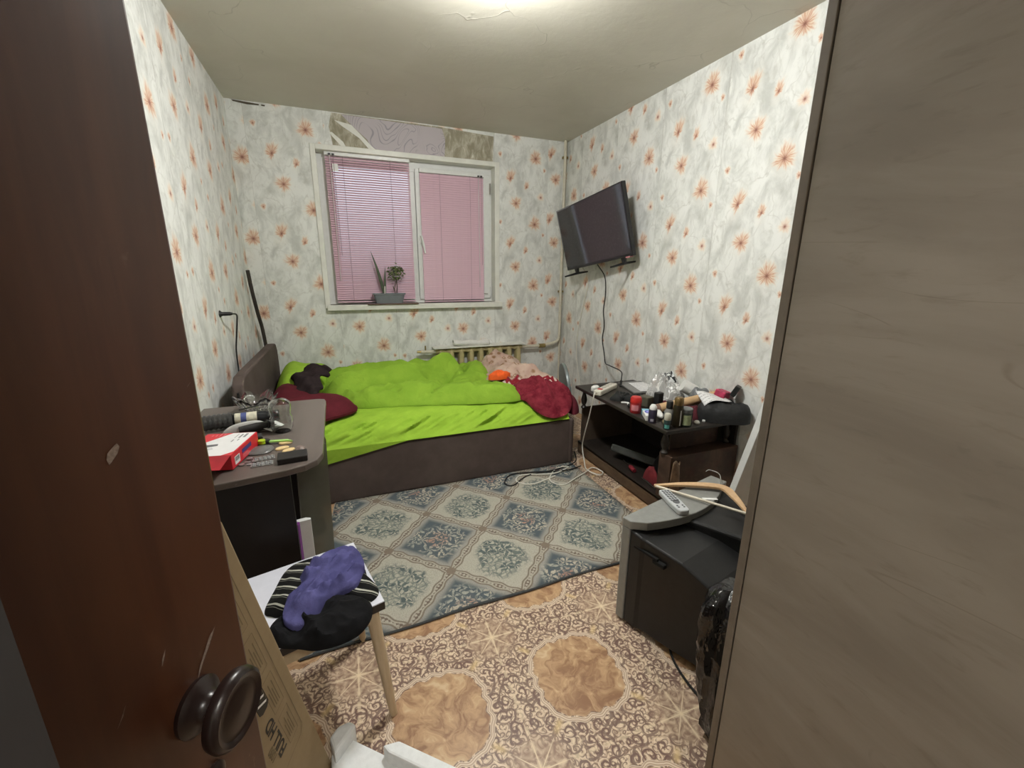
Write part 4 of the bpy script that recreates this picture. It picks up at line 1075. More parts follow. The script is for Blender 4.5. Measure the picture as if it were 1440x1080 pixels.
    t = revolve('hair_spray', 'black-capped clear grooming bottle behind the roll-on', 'bottle', 1.640, 1.765, z, [('body', [(0, 0), (.024, 0), (.025, .004), (.025, .075), (.015, .088), (.013, .092), (0, .092)], mat('smoke_glass', (.20, .20, .19), .15)), ('cap', [(.017, .090), (.018, .093), (.018, .128), (.016, .131), (0, .131)], black)])
    t = revolve('spray_can', 'tall bronze spray can, the tallest on the low table', 'bottle', 1.655, 1.715, z, [('body', [(0, 0), (.024, 0), (.0255, .004), (.0255, .115), (.022, .124), (0, .124)], mat('dark_bronze', (.034, .026, .014), .3, .1, 30, 0, 1, .5, .5)), ('cap', [(.0225, .122), (.024, .127), (.0235, .158), (.018, .165), (0, .166)], mat('bronze_cap', (.20, .135, .055), .3, .1, 30, 0, 1, .5, .6))])
    decal(t, 'label', at(1.655, 1.715, z), .006, .085, mat('white_print', (.6, .6, .58), .5), .0262, 262, .012)
    t = revolve('cream_jar', 'dark glass jar with a green label beside the bronze can', 'jar', 1.706, 1.668+.045, z, [('body', [(0, 0), (.036, 0), (.038, .005), (.038, .070), (.034, .078), (0, .079)], mat('dark_green_glass', (.022, .030, .024), .15)), ('lid', [(.036, .078), (.037, .080), (.037, .097), (.034, .10), (0, .10)], mat('grey_clear_lid', (.13, .14, .14), .25))])
    decal(t, 'label', at(1.706, 1.713, z), .046, .056, mat('sage_label', (.26, .30, .17), .5, .25, 60), .0388, 245, .012)
    t = revolve('white_tube', 'white squeeze tube lying behind the violet deodorant', 'tube', 1.66, 1.86, z, [('body', [(0, -.05), (.006, -.05), (.018, -.02), (.018, .04), (.012, .048), (.012, .056), (0, .056)], white)], None, at(1.665, 1.865, z+.0185, 62, 0, 90))
    t = thing('gold_lighter', (1.615, 1.765, z), 'small gold tube lying between the deodorant and the roll-on', 'tube')
    MB().tube([(1.600, 1.745, z+.008), (1.632, 1.792, z+.008)], .008, 10).build('body', mat('gold_foil', (.45, .36, .18), .3, .1, 60, 0, 1, .5, .6), t, True)
    # cardboard tube, a rolling-pin like length across the table
    t = thing('cardboard_tube', (1.90, 1.98, z), 'long tan cardboard tube lying across the low table', 'tube')
    A_, B_ = Vector((1.70, 1.935, z+.028)), Vector((2.06, 1.815, z+.115))
    MB().tube([A_, B_], .026, 22).build('tube_wall', mat('tan_card', (.56, .37, .20), .6, .08, 20), t, True)
    MB().tube([A_-(B_-A_)*.01, A_+(B_-A_)*.05], .0275, 22).build('end_tape', mat('dark_tape', (.18, .10, .07), .5), t, True)
    # crumpled clear bag
    q = NT('clear_film'); p = q.obj(); wn = q.noise(p, 13., 2, .5, 1.0); rd = q.ss((wn-.5).abs(), .0, .05)
    q.bump(wn, .5, .02); pl = q.out(q.mix(rd, (.84, .84, .82), (.66, .66, .64)), .14, .7)
    q.link(q.math('ADD', .48, (1.0-rd)*.35), q.p.inputs['Alpha'])
    b = MB().mound([(1.88, 2.10), (1.86, 2.22), (1.93, 2.30), (2.03, 2.29), (2.07, 2.19), (2.05, 2.08), (1.96, 2.05)], .10, z+.013, 18, 2.0, 1.6, lambda x, y: .085*crumple(x, y, 19, 18), n=12)
    o = b.build('plastic_bag', pl, None, True, ang=25); tag(o, 'crumpled clear plastic bag at the back of the low table', 'bag')
    b = MB().mound([(1.94, 2.15), (1.95, 2.22), (2.03, 2.24), (2.06, 2.18), (2.02, 2.13)], .045, z+.112, 10, 2.0, 1.6, lambda x, y: .04*crumple(x, y, 29, 24), n=8)
    q = NT('black_white_wrap'); p = q.obj(); s = ((q.noise(p, 14., 2)*30.0).sin())
    o = b.build('striped_wrapper', q.out(q.mix(q.ss(s, .1, .4), (.70, .72, .72), (.02, .022, .025)), .35, .5), None, True)
    tag(o, 'black and white crumpled wrapper on top of the clear plastic bag', 'wrapper')
    t = revolve('paper_cup', 'white paper roll tipped over behind the cardboard tube', 'roll', 2.04, 2.02, z, [('paper', [(.016, -.045), (.040, -.045), (.041, -.04), (.041, .04), (.040, .045), (.016, .045)], white), ('core', [(.0155, -.044), (.0165, -.044), (.0165, .044), (.0155, .044)], mat('tan_card', (.56, .37, .20), .6, .08, 20))], None, at(2.030, 2.035, z+.095, 150, 0, 62))
    b = MB().mound([(1.985, 1.90), (1.97, 1.97), (2.03, 2.00), (2.085, 1.96), (2.08, 1.885), (2.03, 1.87)], .075, z+.045, 8, 2.2, 1.8, lambda x, y: .03*fbm(x*22, y*22, 37, 2))
    o = b.build('grey_packet', mat('grey_pack', (.15, .16, .165), .35, .3, 40), None, True); tag(o, 'grey and black soft packet behind the cardboard tube', 'packet')
    # black bag at the near end with things on it
    b = MB().mound([(1.845, 1.735), (1.87, 1.80), (1.98, 1.82), (2.075, 1.79), (2.085, 1.70), (2.08, 1.61), (2.0, 1.595), (1.90, 1.66)], .085, z+.001, 14, 7.0, 2.6, lambda x, y: .030*crumple(x, y, 47, 10), n=8)
    t = tag(b.build('black_pouch', mat('black_nylon', (.013, .014, .015), .6, .25, 30, .7, 45), None, True), 'black fabric pouch on the near corner of the low table', 'bag')
    rp = printed('receipt', 34.)
    def receipt(u, v):
        x = 1.86+.145*u+.03*v; y = 1.735+.105*v-.05*u
        return (x, y, z+.122+.012*math.sin(u*4+1)+.010*v-.045*(1-u)**3*(1-v))
    tag(MB().grid(receipt, 10, 8).build('receipt', rp, None, True, solid=.0008), 'curled white receipt lying on the black pouch', 'paper')
    b = MB(at(2.03, 1.785, z+.108, 25, 14, 10)).prism([(-.055, -.03), (-.035, .035), (.045, .03), (.05, -.035)], 0, .042)
    tag(b.build('pink_packet', mat('crimson_foil', (.40, .03, .085), .5, .3, 30, .4, 60), None, bevel=.008), 'crimson packet on the black pouch behind the receipt', 'packet')
    o = MB(at(2.062, 1.735, z+.128, 30, 25, 0)).bb(-.024, .024, -.014, .014, 0, .065).build('black_box', black, None, bevel=.004)
    tag(o, 'small black box standing tilted on the black pouch', 'box')
    b = MB().mound([(1.80, 1.775), (1.81, 1.85), (1.88, 1.875), (1.90, 1.81), (1.86, 1.755)], .065, z, 8, 2.2, 1.8, lambda x, y: .035*fbm(x*24, y*24, 67, 2))
    tag(b.build('maroon_cloth', mat('maroon_knit', (.075, .010, .016), .9, .2, 40, .3, 90), None, True), 'maroon cloth beside the black pouch', 'cloth')
    o = MB(at(1.79, 1.708, z)).lathe([(0, 0), (.014, .001), (.016, .008), (.010, .017), (0, .019)], 12).build('cotton_ball', mat('white_wad', (.68, .67, .63), .8, .1, 40, .3, 80), None, True); tag(o, 'small white wad by the table edge', 'wad')
    o = MB(at(1.855, 1.722, z, 35)).bb(-.013, .013, -.008, .008, 0, .012).build('white_stopper', white, None, bevel=.003); tag(o, 'small white cap leaning by the black pouch', 'cap')
    b = MB().tube(smooth_open([(1.83, 1.99, z+.012), (1.80, 1.97, z+.03), (1.775, 1.955, z+.055)], 5), .013, 10)
    tag(b.build('maroon_strap', mat('maroon_knit', (.075, .010, .016), .9), None, True), 'maroon strap behind the cardboard tube end', 'strap')
    # second, black cord on the rug
    P = [(1.475, 2.475, .10), (1.487, 2.468, .03), (1.40, 2.44, .016), (1.25, 2.405, .022), (1.08, 2.40, .018), (.94, 2.31, .018), (.90, 2.36, .018), (.98, 2.45, .020), (1.12, 2.43, .022), (1.35, 2.375, .021), (1.49, 2.40, .02)]
    o = MB().tube(smooth_open(P, 8), .0042, 7).build('extension_lead', mat('black_rubber', (.010, .010, .010), .6), None, True)
    tag(o, 'black cord coiled on the rug by the bed foot', 'cable')

def printed(name, rows):
    q = NT(name); p = q.obj(); x, y, z = q.xyz(p)
    line = ((y*rows*9.0).sin()*.5+.5); wd = q.noise(q.vec('MULTIPLY', p, (1, .05, 1)), 160., 2)
    c = q.mix(q.ss(line, .55, .75)*q.ss(wd, .45, .55)*.55, (.76, .76, .76), (.22, .22, .24))
    return q.out(c, .6, .3)
table_clutter()

# ------------------------------------------------------------------ old tube television, hanger, remote, bag, white board
def crt():
    t = thing('tube_television', (1.15, 1.0, 0), 'old silver and black tube television standing on the floor, seen from behind', 'television')
    a = Vector((.971, .240, 0)).normalized(); b_ = Vector((.240, -.971, 0)).normalized()
    M = Matrix.Identity(4)
    for i in range(3): M[i][0] = a[i]; M[i][1] = b_[i]; M[i][2] = (0, 0, 1)[i]
    M.translation = (.925, 1.178, 0)
    sil = mat('silver_grey', (.26, .265, .25), .38, .06, 40, .05, 400, .5, .15); blk = mat('tv_case_black', (.0125, .0125, .013), .42, .15, 40, .10, 500)
    W = .60; Ht = .45
    # front surround with a crescent top shelf
    cres = [(0, 0), (0, .036)]+[(W*i/14, .036+.108*math.sin(PI*min(1, i/14*.92+.04))**.8) for i in range(1, 14)]+[(W, .075), (W, 0)]
    MB(M).prism(cres, Ht-.034, Ht).build('top_shelf', sil, t, bevel=.004, seg=3)
    MB(M).bb(0, .035, 0, .036, .012, Ht-.034).bb(W-.035, W, 0, .036, .012, Ht-.034).bb(.035, W-.035, 0, .036, .012, .09).build('front_surround', sil, t, bevel=.004)
    MB(M).prism([(.035, -.004), (.035, .02), (W-.035, .02), (W-.035, -.004)], .09, Ht-.034).build('picture_tube', mat('tube_glass', (.03, .035, .035), .08), t)
    # back shell: full-width collar, then sloped and tapered housing
    def sec(bb_, x0, x1, z0, z1): return [(x0, bb_, z0), (x1, bb_, z0), (x1, bb_, z1), (x0, bb_, z1)]
    secs = [sec(.036, .003, W-.003, .012, Ht-.036), sec(.085, .004, W-.004, .012, Ht-.045), sec(.10, .010, W-.010, .014, Ht-.050), sec(.24, .022, W-.030, .02, .385), sec(.34, .030, W-.06, .03, .350), sec(.385, .05, W-.09, .04, .315)]
    vs = sum(secs, []); fs = []
    for k in range(len(secs)-1):
        for i in range(4): fs.append((k*4+i, k*4+(i+1) % 4, k*4+4+(i+1) % 4, k*4+4+i))
    fs += [(0, 1, 2, 3), tuple(len(vs)-4+i for i in range(4))]
    MB(M).add(vs, fs).build('back_shell', blk, t, bevel=.008, seg=3)
    MB(M).prism([(.20, .05), (.29, .36), (W-.22, .36), (W-.10, .05)], .33, .425).build('neck_hump', blk, t, bevel=.012, seg=3)
    gap = mat('vent_shadow', (.003, .003, .003), .9)
    for (x, z, l) in ((-.001, .365, .05),):
        MB(M).bb(.0015, .012, .06, .16, z-.012, z-.004).build('side_vent', gap, t)
    MB(M).bb(.0015, .02, .14, .19, .335, .352).build('grip_recess', gap, t, bevel=.004)
    for k in range(3): MB(M).bb(.09+k*.14, .105+k*.14, .100, .108, Ht-.075, Ht-.058).build('screw_recess', gap, t)
    for (x, y) in ((.05, .03), (W-.05, .03), (.09, .33), (W-.13, .33)):
        MB(M @ Matrix.Translation((x, y, 0))).lathe([(.016, 0), (.016, .03), (0, .03)], 12).build('foot', gap, t)
    # remote
    r = thing('remote_control', (1.16, 1.185, Ht), 'light grey remote control lying on the old television', 'remote')
    A_ = Vector((1.185, 1.262, Ht+.002)); B_ = Vector((1.148, 1.10, Ht+.002)); K = frame((A_+B_)/2, A_-B_, Vector((-1, .2, 0)))
    L = (A_-B_).length/2
    MB(K).prism([(-L, -.016), (-L*.9, -.023), (-L*.2, -.026), (L*.9, -.023), (L, -.019), (L, .019), (L*.9, .023), (-L*.2, .026), (-L*.9, .023), (-L, .016)], -.001, .020).build('shell', mat('pale_grey_plastic', (.50, .52, .53), .4, .04), r, bevel=.005, seg=3)
    kb = mat('remote_key', (.10, .105, .11), .5)
    for i in range(6):
        for j in range(3): MB(K).bb(L*.86-i*.0145-.009, L*.86-i*.0145, -.016+j*.012, -.008+j*.012, .0195, .0215).build('key', kb, r)
    MB(K @ Matrix.Translation((-L*.22, 0, .0195))).lathe([(.0135, 0), (.0135, .002), (.010, .0025), (.009, .001), (0, .001)], 16).build('ring_key', kb, r)
    for s in (-1, 1):
        for i in range(2): MB(K @ Matrix.Translation((-L*.55-i*.012, s*.011, .0195))).lathe([(.004, 0), (.004, .002), (0, .002)], 8).build('round_key', kb, r)
    tag(MB(at(1.335, 1.16, Ht+.0005, -25)).bb(-.03, .03, -.007, .007, 0, .001).build('white_sticker', mat('paper', (.78, .78, .76), .7, .03), None), 'narrow white sticker strip on the television shelf', 'sticker')
    # wooden hanger: curved shoulders, bar and wire hook, resting on the shelf
    g = thing('coat_hanger', (1.36, 1.2, Ht), 'wooden coat hanger with wire hook lying on the old television', 'hanger')
    mw = wood('hanger_wood', (.55, .35, .19), (.66, .45, .26), 9., (1, 1, 1), .4)
    z = Ht+.012
    P0, C0, P1 = Vector((1.185, 1.318, z-.002)), Vector((1.432, 1.195, z+.004)), Vector((1.362, 1.005, z+.002))
    arm = smooth_open([P0, P0.lerp(C0, .5)+Vector((.010, .010, .002)), C0, C0.lerp(P1, .45)+Vector((.014, -.0, .0)), P1], 8)
    n = len(arm); wd = [(.006+.013*math.sin(PI*i/(n-1))**1.2) for i in range(n)]
    vs = []; fs = []
    for i in range(n):
        p = Vector(arm[i]); d = (Vector(arm[min(i+1, n-1)])-Vector(arm[max(i-1, 0)])).normalized(); s = Vector((d.y, -d.x, 0)).normalized()*wd[i]; h_ = Vector((0, 0, .006))
        vs += [p-s-h_, p+s-h_, p+s+h_, p-s+h_]
    for i in range(n-1):
        for k in range(4): fs.append((i*4+k, i*4+(k+1) % 4, i*4+4+(k+1) % 4, i*4+4+k))
    fs += [(0, 1, 2, 3), tuple(len(vs)-4+i for i in range(4))]
    MB().add(vs, fs).build('shoulder', mw, g, bevel=.003)
    MB().tube([P0+Vector((.004, -.004, 0)), P1], .0055, 10).build('bar', mat('pale_bar', (.68, .62, .50), .5), g, True)
    MB().tube(smooth_open([C0, C0+Vector((.03, .03, .002)), C0+Vector((.075, .085, .010)), C0+Vector((.062, .125, .012)), C0+Vector((.035, .12, .012))], 6), .0022, 6).build('hook', mat('steel', (.55, .55, .55), .25, .05, 60, 0, 1, .5, 1), g, True)
    # bin bag sagging against the back of the set
    q = NT('bin_bag_film'); p = q.obj(); n_ = q.noise(p, 9., 4, .6)
    q.bump(q.noise(q.vec('MULTIPLY', p, (1, 1, .5)), 22., 3, .6, .5), .6, .02); mbg = q.out((.008, .008, .009), q.ss(n_, .3, .7)*.12+.13, .7)
    rings = [(.0, .065, .055), (.03, .080, .065), (.12, .095, .070), (.22, .105, .075), (.32, .115, .075), (.40, .115, .070), (.44, .095, .055), (.465, .05, .03)]
    vs = []; fs = []; N = 48
    for j in range(31):
        zz = .466*j/30; ax = np.interp(zz, [r_[0] for r_ in rings], [r_[1] for r_ in rings]); ay = np.interp(zz, [r_[0] for r_ in rings], [r_[2] for r_ in rings])
        for i in range(N):
            an = 2*PI*i/N
            k = .80+.40*float(crumple(math.cos(an)*.9+zz*.9, math.sin(an)*.9+zz*1.7, 5, 2.2, 3))
            vs.append((.972+.06*zz+ax*k*math.cos(an), .675+.13*zz+ay*k*math.sin(an), zz+.004))
    for j in range(30):
        for i in range(N): fs.append((j*N+i, j*N+(i+1) % N, (j+1)*N+(i+1) % N, (j+1)*N+i))
    fs += [tuple(range(N-1, -1, -1)), tuple(30*N+i for i in range(N))]
    tag(MB().add(vs, fs).build('bin_bag', mbg, None, True, ang=28), 'shiny black bin bag slumped behind the old television', 'bag')
    P = [(1.10, 1.02, .005), (1.03, .98, .005), (1.0, .93, .005), (.985, .87, .005), (.98, .80, .005), (.99, .70, .005), (1.02, .60, .005)]
    tag(MB().tube(smooth_open(P, 6), .0045, 6).build('mains_lead', mat('black_rubber', (.010, .010, .010), .6), None, True), 'black lead trailing on the floor under the old television', 'cable')
    # white board leaning behind the set
    A_, B_ = Vector((1.775, 1.475, 0.03)), Vector((1.775, 1.262, 1.0))
    K = frame(A_, B_-A_, Vector((.92, -.4, 0)))
    tag(MB(K).bb(0, .99, 0, .20, -.03, .02).build('white_board', mat('white_board', (.74, .75, .74), .4, .03), None, bevel=.002), 'white board leaning between the low table and the wardrobe', 'board')
crt()

# ------------------------------------------------------------------ desk with glass door
DZ = .725
def desk():
    t = thing('desk', (-.36, 1.85, 0), 'small dark brown desk on the left with rounded top corner, covered in odds and ends', 'desk')
    q = NT('desk_laminate'); p = q.obj(); n = q.noise(q.vec('MULTIPLY', p, (1, .15, 1)), 12., 4); dust = q.noise(p, 90., 3)
    c = q.mix(q.ss(n, .3, .7), (.100, .080, .070), (.135, .110, .098)); c = q.mix(q.ss(dust, .66, .76)*.4, c, (.24, .21, .18))
    mt = q.out(c, .36, .4)
    md = mat('desk_dark_panel', (.0085, .0052, .0045), .5, .15, 10)
    top = [(-.610, 1.375), (-.36, 1.395), (-.20, 1.425), (-.145, 1.445), (-.110, 1.478), (-.094, 1.53), (-.095, 2.20), (-.102, 2.232), (-.13, 2.245), (-.610, 2.255)]
    MB().prism(top, DZ-.022, DZ).build('desk_top', mt, t, bevel=.003)
    MB().bb(-.605, -.195, 1.462, 1.480, 0, DZ-.022).build('side_panel', md, t)
    MB().bb(-.605, -.16, 2.215, 2.233, 0, DZ-.022).build('side_panel', md, t)
    MB().bb(-.605, -.59, 1.48, 2.215, 0, DZ-.022).build('back_panel', md, t)
    MB().bb(-.59, -.26, 1.48, 2.215, .06, .078).build('shelf', md, t)
    gl = thin('dusty_smoked_glass', (.23, .23, .185), .74, .12, .5)
    y = 1.86; R = Matrix(((1, 0, 0, 0), (0, 0, 1, y), (0, 1, 0, 0), (0, 0, 0, 1)))
    d = MB(R).prism([(-.236, .022), (-.113, .022), (-.096, .650), (-.100, .668), (-.112, .676), (-.214, .676)], -.003, .003).build('glass_door', gl, t)
    MB().bb(-.128, -.098, y-.012, y+.012, .635, .668).build('hinge_clip', mat('chrome', (.55, .55, .53), .2, .05, 40, 0, 1, .5, 1), d, bevel=.004)
    MB().tube([(-.236, y, .022), (-.214, y, .676)], .004, 6).build('edge_strip', mat('grey_edge', (.16, .15, .13), .4), d)
    tag(MB(at(-.232, 1.66, 0, 78)).bb(-.012, .012, -.02, .02, .10, .40).build('purple_folder', mat('purple_card', (.17, .03, .21), .5), None, bevel=.002), 'purple folder standing under the desk top', 'folder')
    tag(MB(at(-.205, 1.72, 0, 10)).prism([(-.022, 0), (.028, 0), (.030, .012), (.012, .024), (-.022, .024)], .12, .37).build('white_papers', mat('paper', (.78, .78, .76), .7, .03), None), 'white papers standing beside the purple folder', 'paper')
    MB().bb(-.26, -.19, 1.60, 1.80, .06, .10).build('papers_ledge', md, t)
    z = DZ
    # crystal bowl with a scalloped rim
    gm = glass('cut_crystal', (.93, .95, .93), .04, 1.5)
    def bowl(u, v):
        a = 2*PI*u; k = v
        if k < .5: f = k*2; r = .020+.062*f**.8; zz = .010+.060*f**1.5; r -= .005; 
        else: f = (k-.5)*2; r = .082-.060*f; zz = .070-.070*f**.7; r += .002
        s = (1 if k < .5 else 1)*max(0, (r-.05)/.035)
        return (r*(1+.07*s*math.cos(a*6))*math.cos(a), r*(1+.07*s*math.cos(a*6))*math.sin(a), zz+.012*s*math.cos(a*6)+.0015*math.sin(a*24))
    b = MB(at(-.372, 2.105, z+.002)).grid(bowl, 96, 20)
    b.add([(0, 0, .010), (0, 0, 0)], [])
    o = b.build('crystal_bowl', gm, None, True, ang=30); tag(o, 'cut crystal bowl with scalloped rim at the back of the desk', 'bowl')
    # glass jar standing upside down
    prof = [(.030, .0), (.034, .003), (.040, .018), (.043, .04), (.040, .058), (.036, .066), (.038, .075), (.040, .10), (.036, .118), (.024, .128), (0, .131)]
    inn = [(0, .1285), (.022, .1255), (.0335, .116), (.0375, .10), (.0355, .075), (.0335, .066), (.0375, .058), (.0405, .04), (.0375, .018), (.0315, .004), (.0285, .0)]
    o = MB(at(-.245, 1.815, z+.001)).lathe(prof+inn, 36).build('glass_jar', gm, None, True, ang=60); tag(o, 'clear rounded glass jar standing on the desk', 'jar')
    black = mat('black_plastic', (.018, .018, .018), .4); white = mat('glossy_white', (.78, .78, .75), .3, .04)
    t = thing('black_bottle', (-.36, 1.945, z), 'black bottle with cream label lying in front of the crystal bowl', 'bottle')
    K = at(-.365, 1.955, z+.0255, 8, 0, 90) if False else (Matrix.Translation((-.36, 1.95, z+.0255)) @ rot('Z', 4) @ rot('Y', 90))
    MB(K).lathe([(0, -.075), (.022, -.075), (.025, -.07), (.025, .04), (.022, .05), (.024, .055), (.024, .085), (.020, .09), (0, .09)], 24).build('body', mat('black_gloss', (.020, .022, .024), .25), t, True)
    MB(K).lathe([(.0253, -.066), (.0256, -.066), (.0256, .012), (.0253, .012)], 24).build('label', mat('cream_label', (.58, .56, .44), .5, .2, 60), t, True)
    MB(K).lathe([(.0257, -.045), (.0259, -.045), (.0259, -.025), (.0257, -.025)], 24).build('label_band', mat('navy_print', (.06, .08, .22), .5), t, True)
    # hair clipper
    t = thing('hair_clipper', (-.36, 1.855, z), 'silver and black hair clipper lying across the desk', 'clipper')
    K = Matrix.Translation((-.365, 1.845, z)) @ rot('Z', 8)
    MB(K).mound([(-.085, -.012), (-.07, .012), (0, .022), (.06, .020), (.072, 0), (.06, -.016), (0, -.016)], .042, .002, 8, 2.6, 1.8).build('housing', mat('silver_plastic', (.46, .46, .44), .28, .06), t, True)
    MB(K).tube([(-.03, -.018, .018), (.03, -.020, .022), (.066, -.012, .024)], [.015, .019, .014], 12).build('grip', black, t, True)
    MB(K).tube([(.062, -.012, .024), (.085, -.006, .020)], [.020, .013], 14).build('dial', black, t, True)
    t = thing('price_tag', (-.285, 1.835, z), 'white folded tag with black dashes next to the glass jar', 'tag')
    K = at(-.282, 1.852, z+.012, -28, 0, 18)
    MB(K).bb(-.022, .022, -.04, .04, 0, .0012).build('tag_card', mat('paper', (.78, .78, .76), .7, .03), t)
    for k in range(2): MB(K).bb(-.004, .002, -.025+k*.028, -.010+k*.028, .0012, .0018).build('printed_dash', black, t)
    # ribbed tray with dark tools at the far left
    t = thing('ribbed_tumbler', (-.50, 1.93, z), 'ribbed dark clear tumbler lying at the left edge of the desk', 'tumbler')
    K = Matrix.Translation((-.475, 1.92, z+.033)) @ rot('Z', 10) @ rot('Y', 90)
    pr_ = []
    for i in range(12): pr_ += [(.032 if i % 2 else .027, -.055+i*.008)]
    MB(K).lathe(pr_+[(.026, .044), (.026, -.050), (0, -.050)], 28).build('cup', thin('smoke_clear', (.06, .06, .058), .8, .15), t, True)
    tag(MB(at(-.425, 1.98, z, 12)).mound([(-.05, -.018), (-.05, .018), (.03, .022), (.045, 0), (.03, -.02)], .045, 0, 7, 2.4, 1.8).build('black_case', black, None, True), 'black case lying behind the hair clipper', 'case')
    # red and white carton
    t = thing('camera_carton', (-.42, 1.65, z), 'red and white product carton lying at the front of the desk', 'box')
    K = frame((-.352, 1.478, z+.002), Vector((.045, .205, 0)), Vector((-.98, .2, 0)))
    red = mat('carton_red', (.60, .022, .035), .4, .05); wht = mat('carton_white', (.76, .76, .76), .4, .03)
    MB(K).bb(0, .205, 0, .16, .002, .052).build('carton', red, t, bevel=.0015)
    MB(K).prism([(.03, .004), (.20, .004), (.20, .075), (.10, .14), (.0, .158), (.0, .03)], .0522, .0528).build('white_panel', wht, t)
    MB(K).prism([(.06, .13), (.085, .075), (.10, .08), (.088, .135)], .0529, .0533).build('grey_picture', mat('print_grey', (.11, .11, .12), .5), t)
    MB(K).prism([(.03, .12), (.055, .075), (.07, .085), (.05, .125)], .0529, .0532).build('picture_base', mat('print_pale', (.55, .55, .56), .5), t)
    F = K @ Matrix(((1, 0, 0, 0), (0, 0, -1, 0), (0, 1, 0, 0), (0, 0, 0, 1)))   # the side facing right
    MB(F).bb(.02, .055, .010, .036, .0003, .0008).build('white_sticker', wht, t)
    for k in range(7): MB(F).bb(.023+k*.0042, .0245+k*.0042+.001*(k % 2), .020, .034, .0008, .0011).build('bar_code_line', mat('print_black', (.03, .03, .03), .6), t)
    MB(F).bb(.075, .145, .026, .040, .0003, .0008).build('navy_label', mat('navy_label', (.055, .045, .20), .5), t)
    for k in range(3): MB(F).bb(.078, .140-.012*k, .008+k*.005, .0095+k*.005, .0003, .0007).build('printed_line', mat('pale_red_print', (.70, .25, .26), .5), t)
    pb = mat('print_black', (.03, .03, .03), .6)
    for (a, b2, c, d2) in ((.155, .02, .19, .028), (.150, .034, .185, .040), (.125, .03, .14, .034), (.115, .045, .135, .049), (.15, .05, .188, .052)):
        MB(K).bb(a, c, b2, d2, .0529, .0532).build('printed_mark', mat('print_soft', (.25, .25, .26), .6), t)
    for k in range(4): MB(K).bb(.172, .198-.004*k, .095+k*.012, .098+k*.012, .0523, .0530).build('printed_line', mat('pale_red_print', (.70, .25, .26), .5), t)
    MB(K).add([(0, 0, .052), (0, .16, .052), (-.055, .15, .028), (-.055, .01, .028)], [(0, 1, 2, 3)]).build('end_flap', mat('carton_dark_red', (.36, .012, .022), .5), t, solid=.001)
    # utility knife
    t = thing('utility_knife', (-.26, 1.69, z), 'craft knife with lime green blade guard lying on the desk', 'knife')
    K = Matrix.Translation((-.275, 1.685, z+.008)) @ rot('Z', -12)
    MB(K).prism([(-.05, -.012), (-.05, .012), (-.012, .014), (0, .008), (0, -.008), (-.012, -.014)], -.006, .010).build('handle', black, t, bevel=.003)
    MB(K).lathe([(.0, 0), (.013, 0), (.013, .012), (.010, .014), (0, .014)], 18, Matrix.Translation((-.022, -.012, 0))).build('green_button', mat('lime_plastic', (.40, .55, .02), .35), t, True)
    MB(K).prism([(0, -.007), (.062, -.003), (.082, -.008), (.06, .009), (0, .008)], -.002, .004).build('blade_guard', mat('pale_lime', (.35, .62, .16), .35), t, bevel=.001)
    tag(MB(at(-.335, 1.715, z, 12)).bb(-.035, .035, -.022, .022, 0, .028).build('black_charger', black, None, bevel=.005), 'black charger behind the red and white carton', 'charger')
    o = MB().mound([(-.345, 1.60), (-.32, 1.655), (-.27, 1.66), (-.255, 1.62), (-.28, 1.585)], .010, z+.003, 5, 2.4, 1.8).build('saucer', mat('grey_dish', (.13, .13, .125), .3), None, True); tag(o, 'small pale dish under the craft knife handle', 'dish')
    # yellow wooden slices, coins, blister packs, black wallet
    my = mat('pale_yellow_chip', (.70, .52, .26), .6)
    for i, (x, y, a) in enumerate(((-.228, 1.618, 20), (-.205, 1.590, 35), (-.222, 1.668, 0))):
        lab = ('yellow chip nearest the glass jar side of the desk, left of two', 'yellow chip nearest the black wallet', 'yellow chip just below the craft knife blade')[i]
        o = MB(at(x, y, z, a)).lathe([(0, 0), (.016, 0), (.017, .003), (.015, .006), (0, .006)], 16, None, 1.35, .8).build('yellow_chip', my, None, True); tag(o, lab, 'chip', 'yellow chips on the desk')
    t = thing('black_wallet', (-.185, 1.507, z), 'flat black wallet at the front right corner of the desk', 'wallet')
    MB(at(-.185, 1.507, z, 4)).bb(-.045, .045, -.032, .032, 0, .020).build('cover', mat('black_leather', (.012, .010, .010), .45, .15, 60), t, bevel=.003)
    tag(MB(at(-.168, 1.585, z)).lathe([(0, 0), (.016, .001), (.018, .006), (.010, .014), (0, .015)], 9).build('crumpled_foil', mat('brown_foil', (.20, .15, .13), .4, .3, 90), None), 'brown crumpled wrapper behind the black wallet', 'wrapper')
    bl = thin('blister_film', (.42, .43, .43), .7, .15); sv = mat('silver_foil', (.40, .40, .39), .3, .2, 80, 0, 1, .5, .7)
    for i, (x, y, a) in enumerate(((-.275, 1.545, 10), (-.275, 1.500, 6))):
        t = thing('blister_pack', (x, y, z), ('silver blister pack farther from the desk front edge', 'silver blister pack nearest the desk front edge')[i], 'blister pack', 'blister packs')
        K = at(x, y, z, a); MB(K).bb(-.032, .032, -.016, .016, .001, .0025).build('foil', sv, t)
        for k in range(5):
            for j in range(2): MB(K @ Matrix.Translation((-.024+k*.012, -.007+j*.014, .0025))).lathe([(.005, 0), (.0045, .003), (.002, .0045), (0, .0045)], 8).build('blister', bl, t, True)
    for i, (x, y) in enumerate(((-.322, 1.535), (-.312, 1.512), (-.335, 1.515), (-.300, 1.530), (-.318, 1.555))):
        o = MB(at(x, y, z+.001*i)).lathe([(0, 0), (.009, 0), (.009, .0018), (0, .0018)], 14).build('coin', sv, None, True); tag(o, 'silver coin in the small heap by the red carton', 'coin', 'coins on the desk')
    P = [(-.26, 1.77, z+.004), (-.22, 1.73, z+.02), (-.235, 1.70, z+.004), (-.27, 1.63, z+.004)]
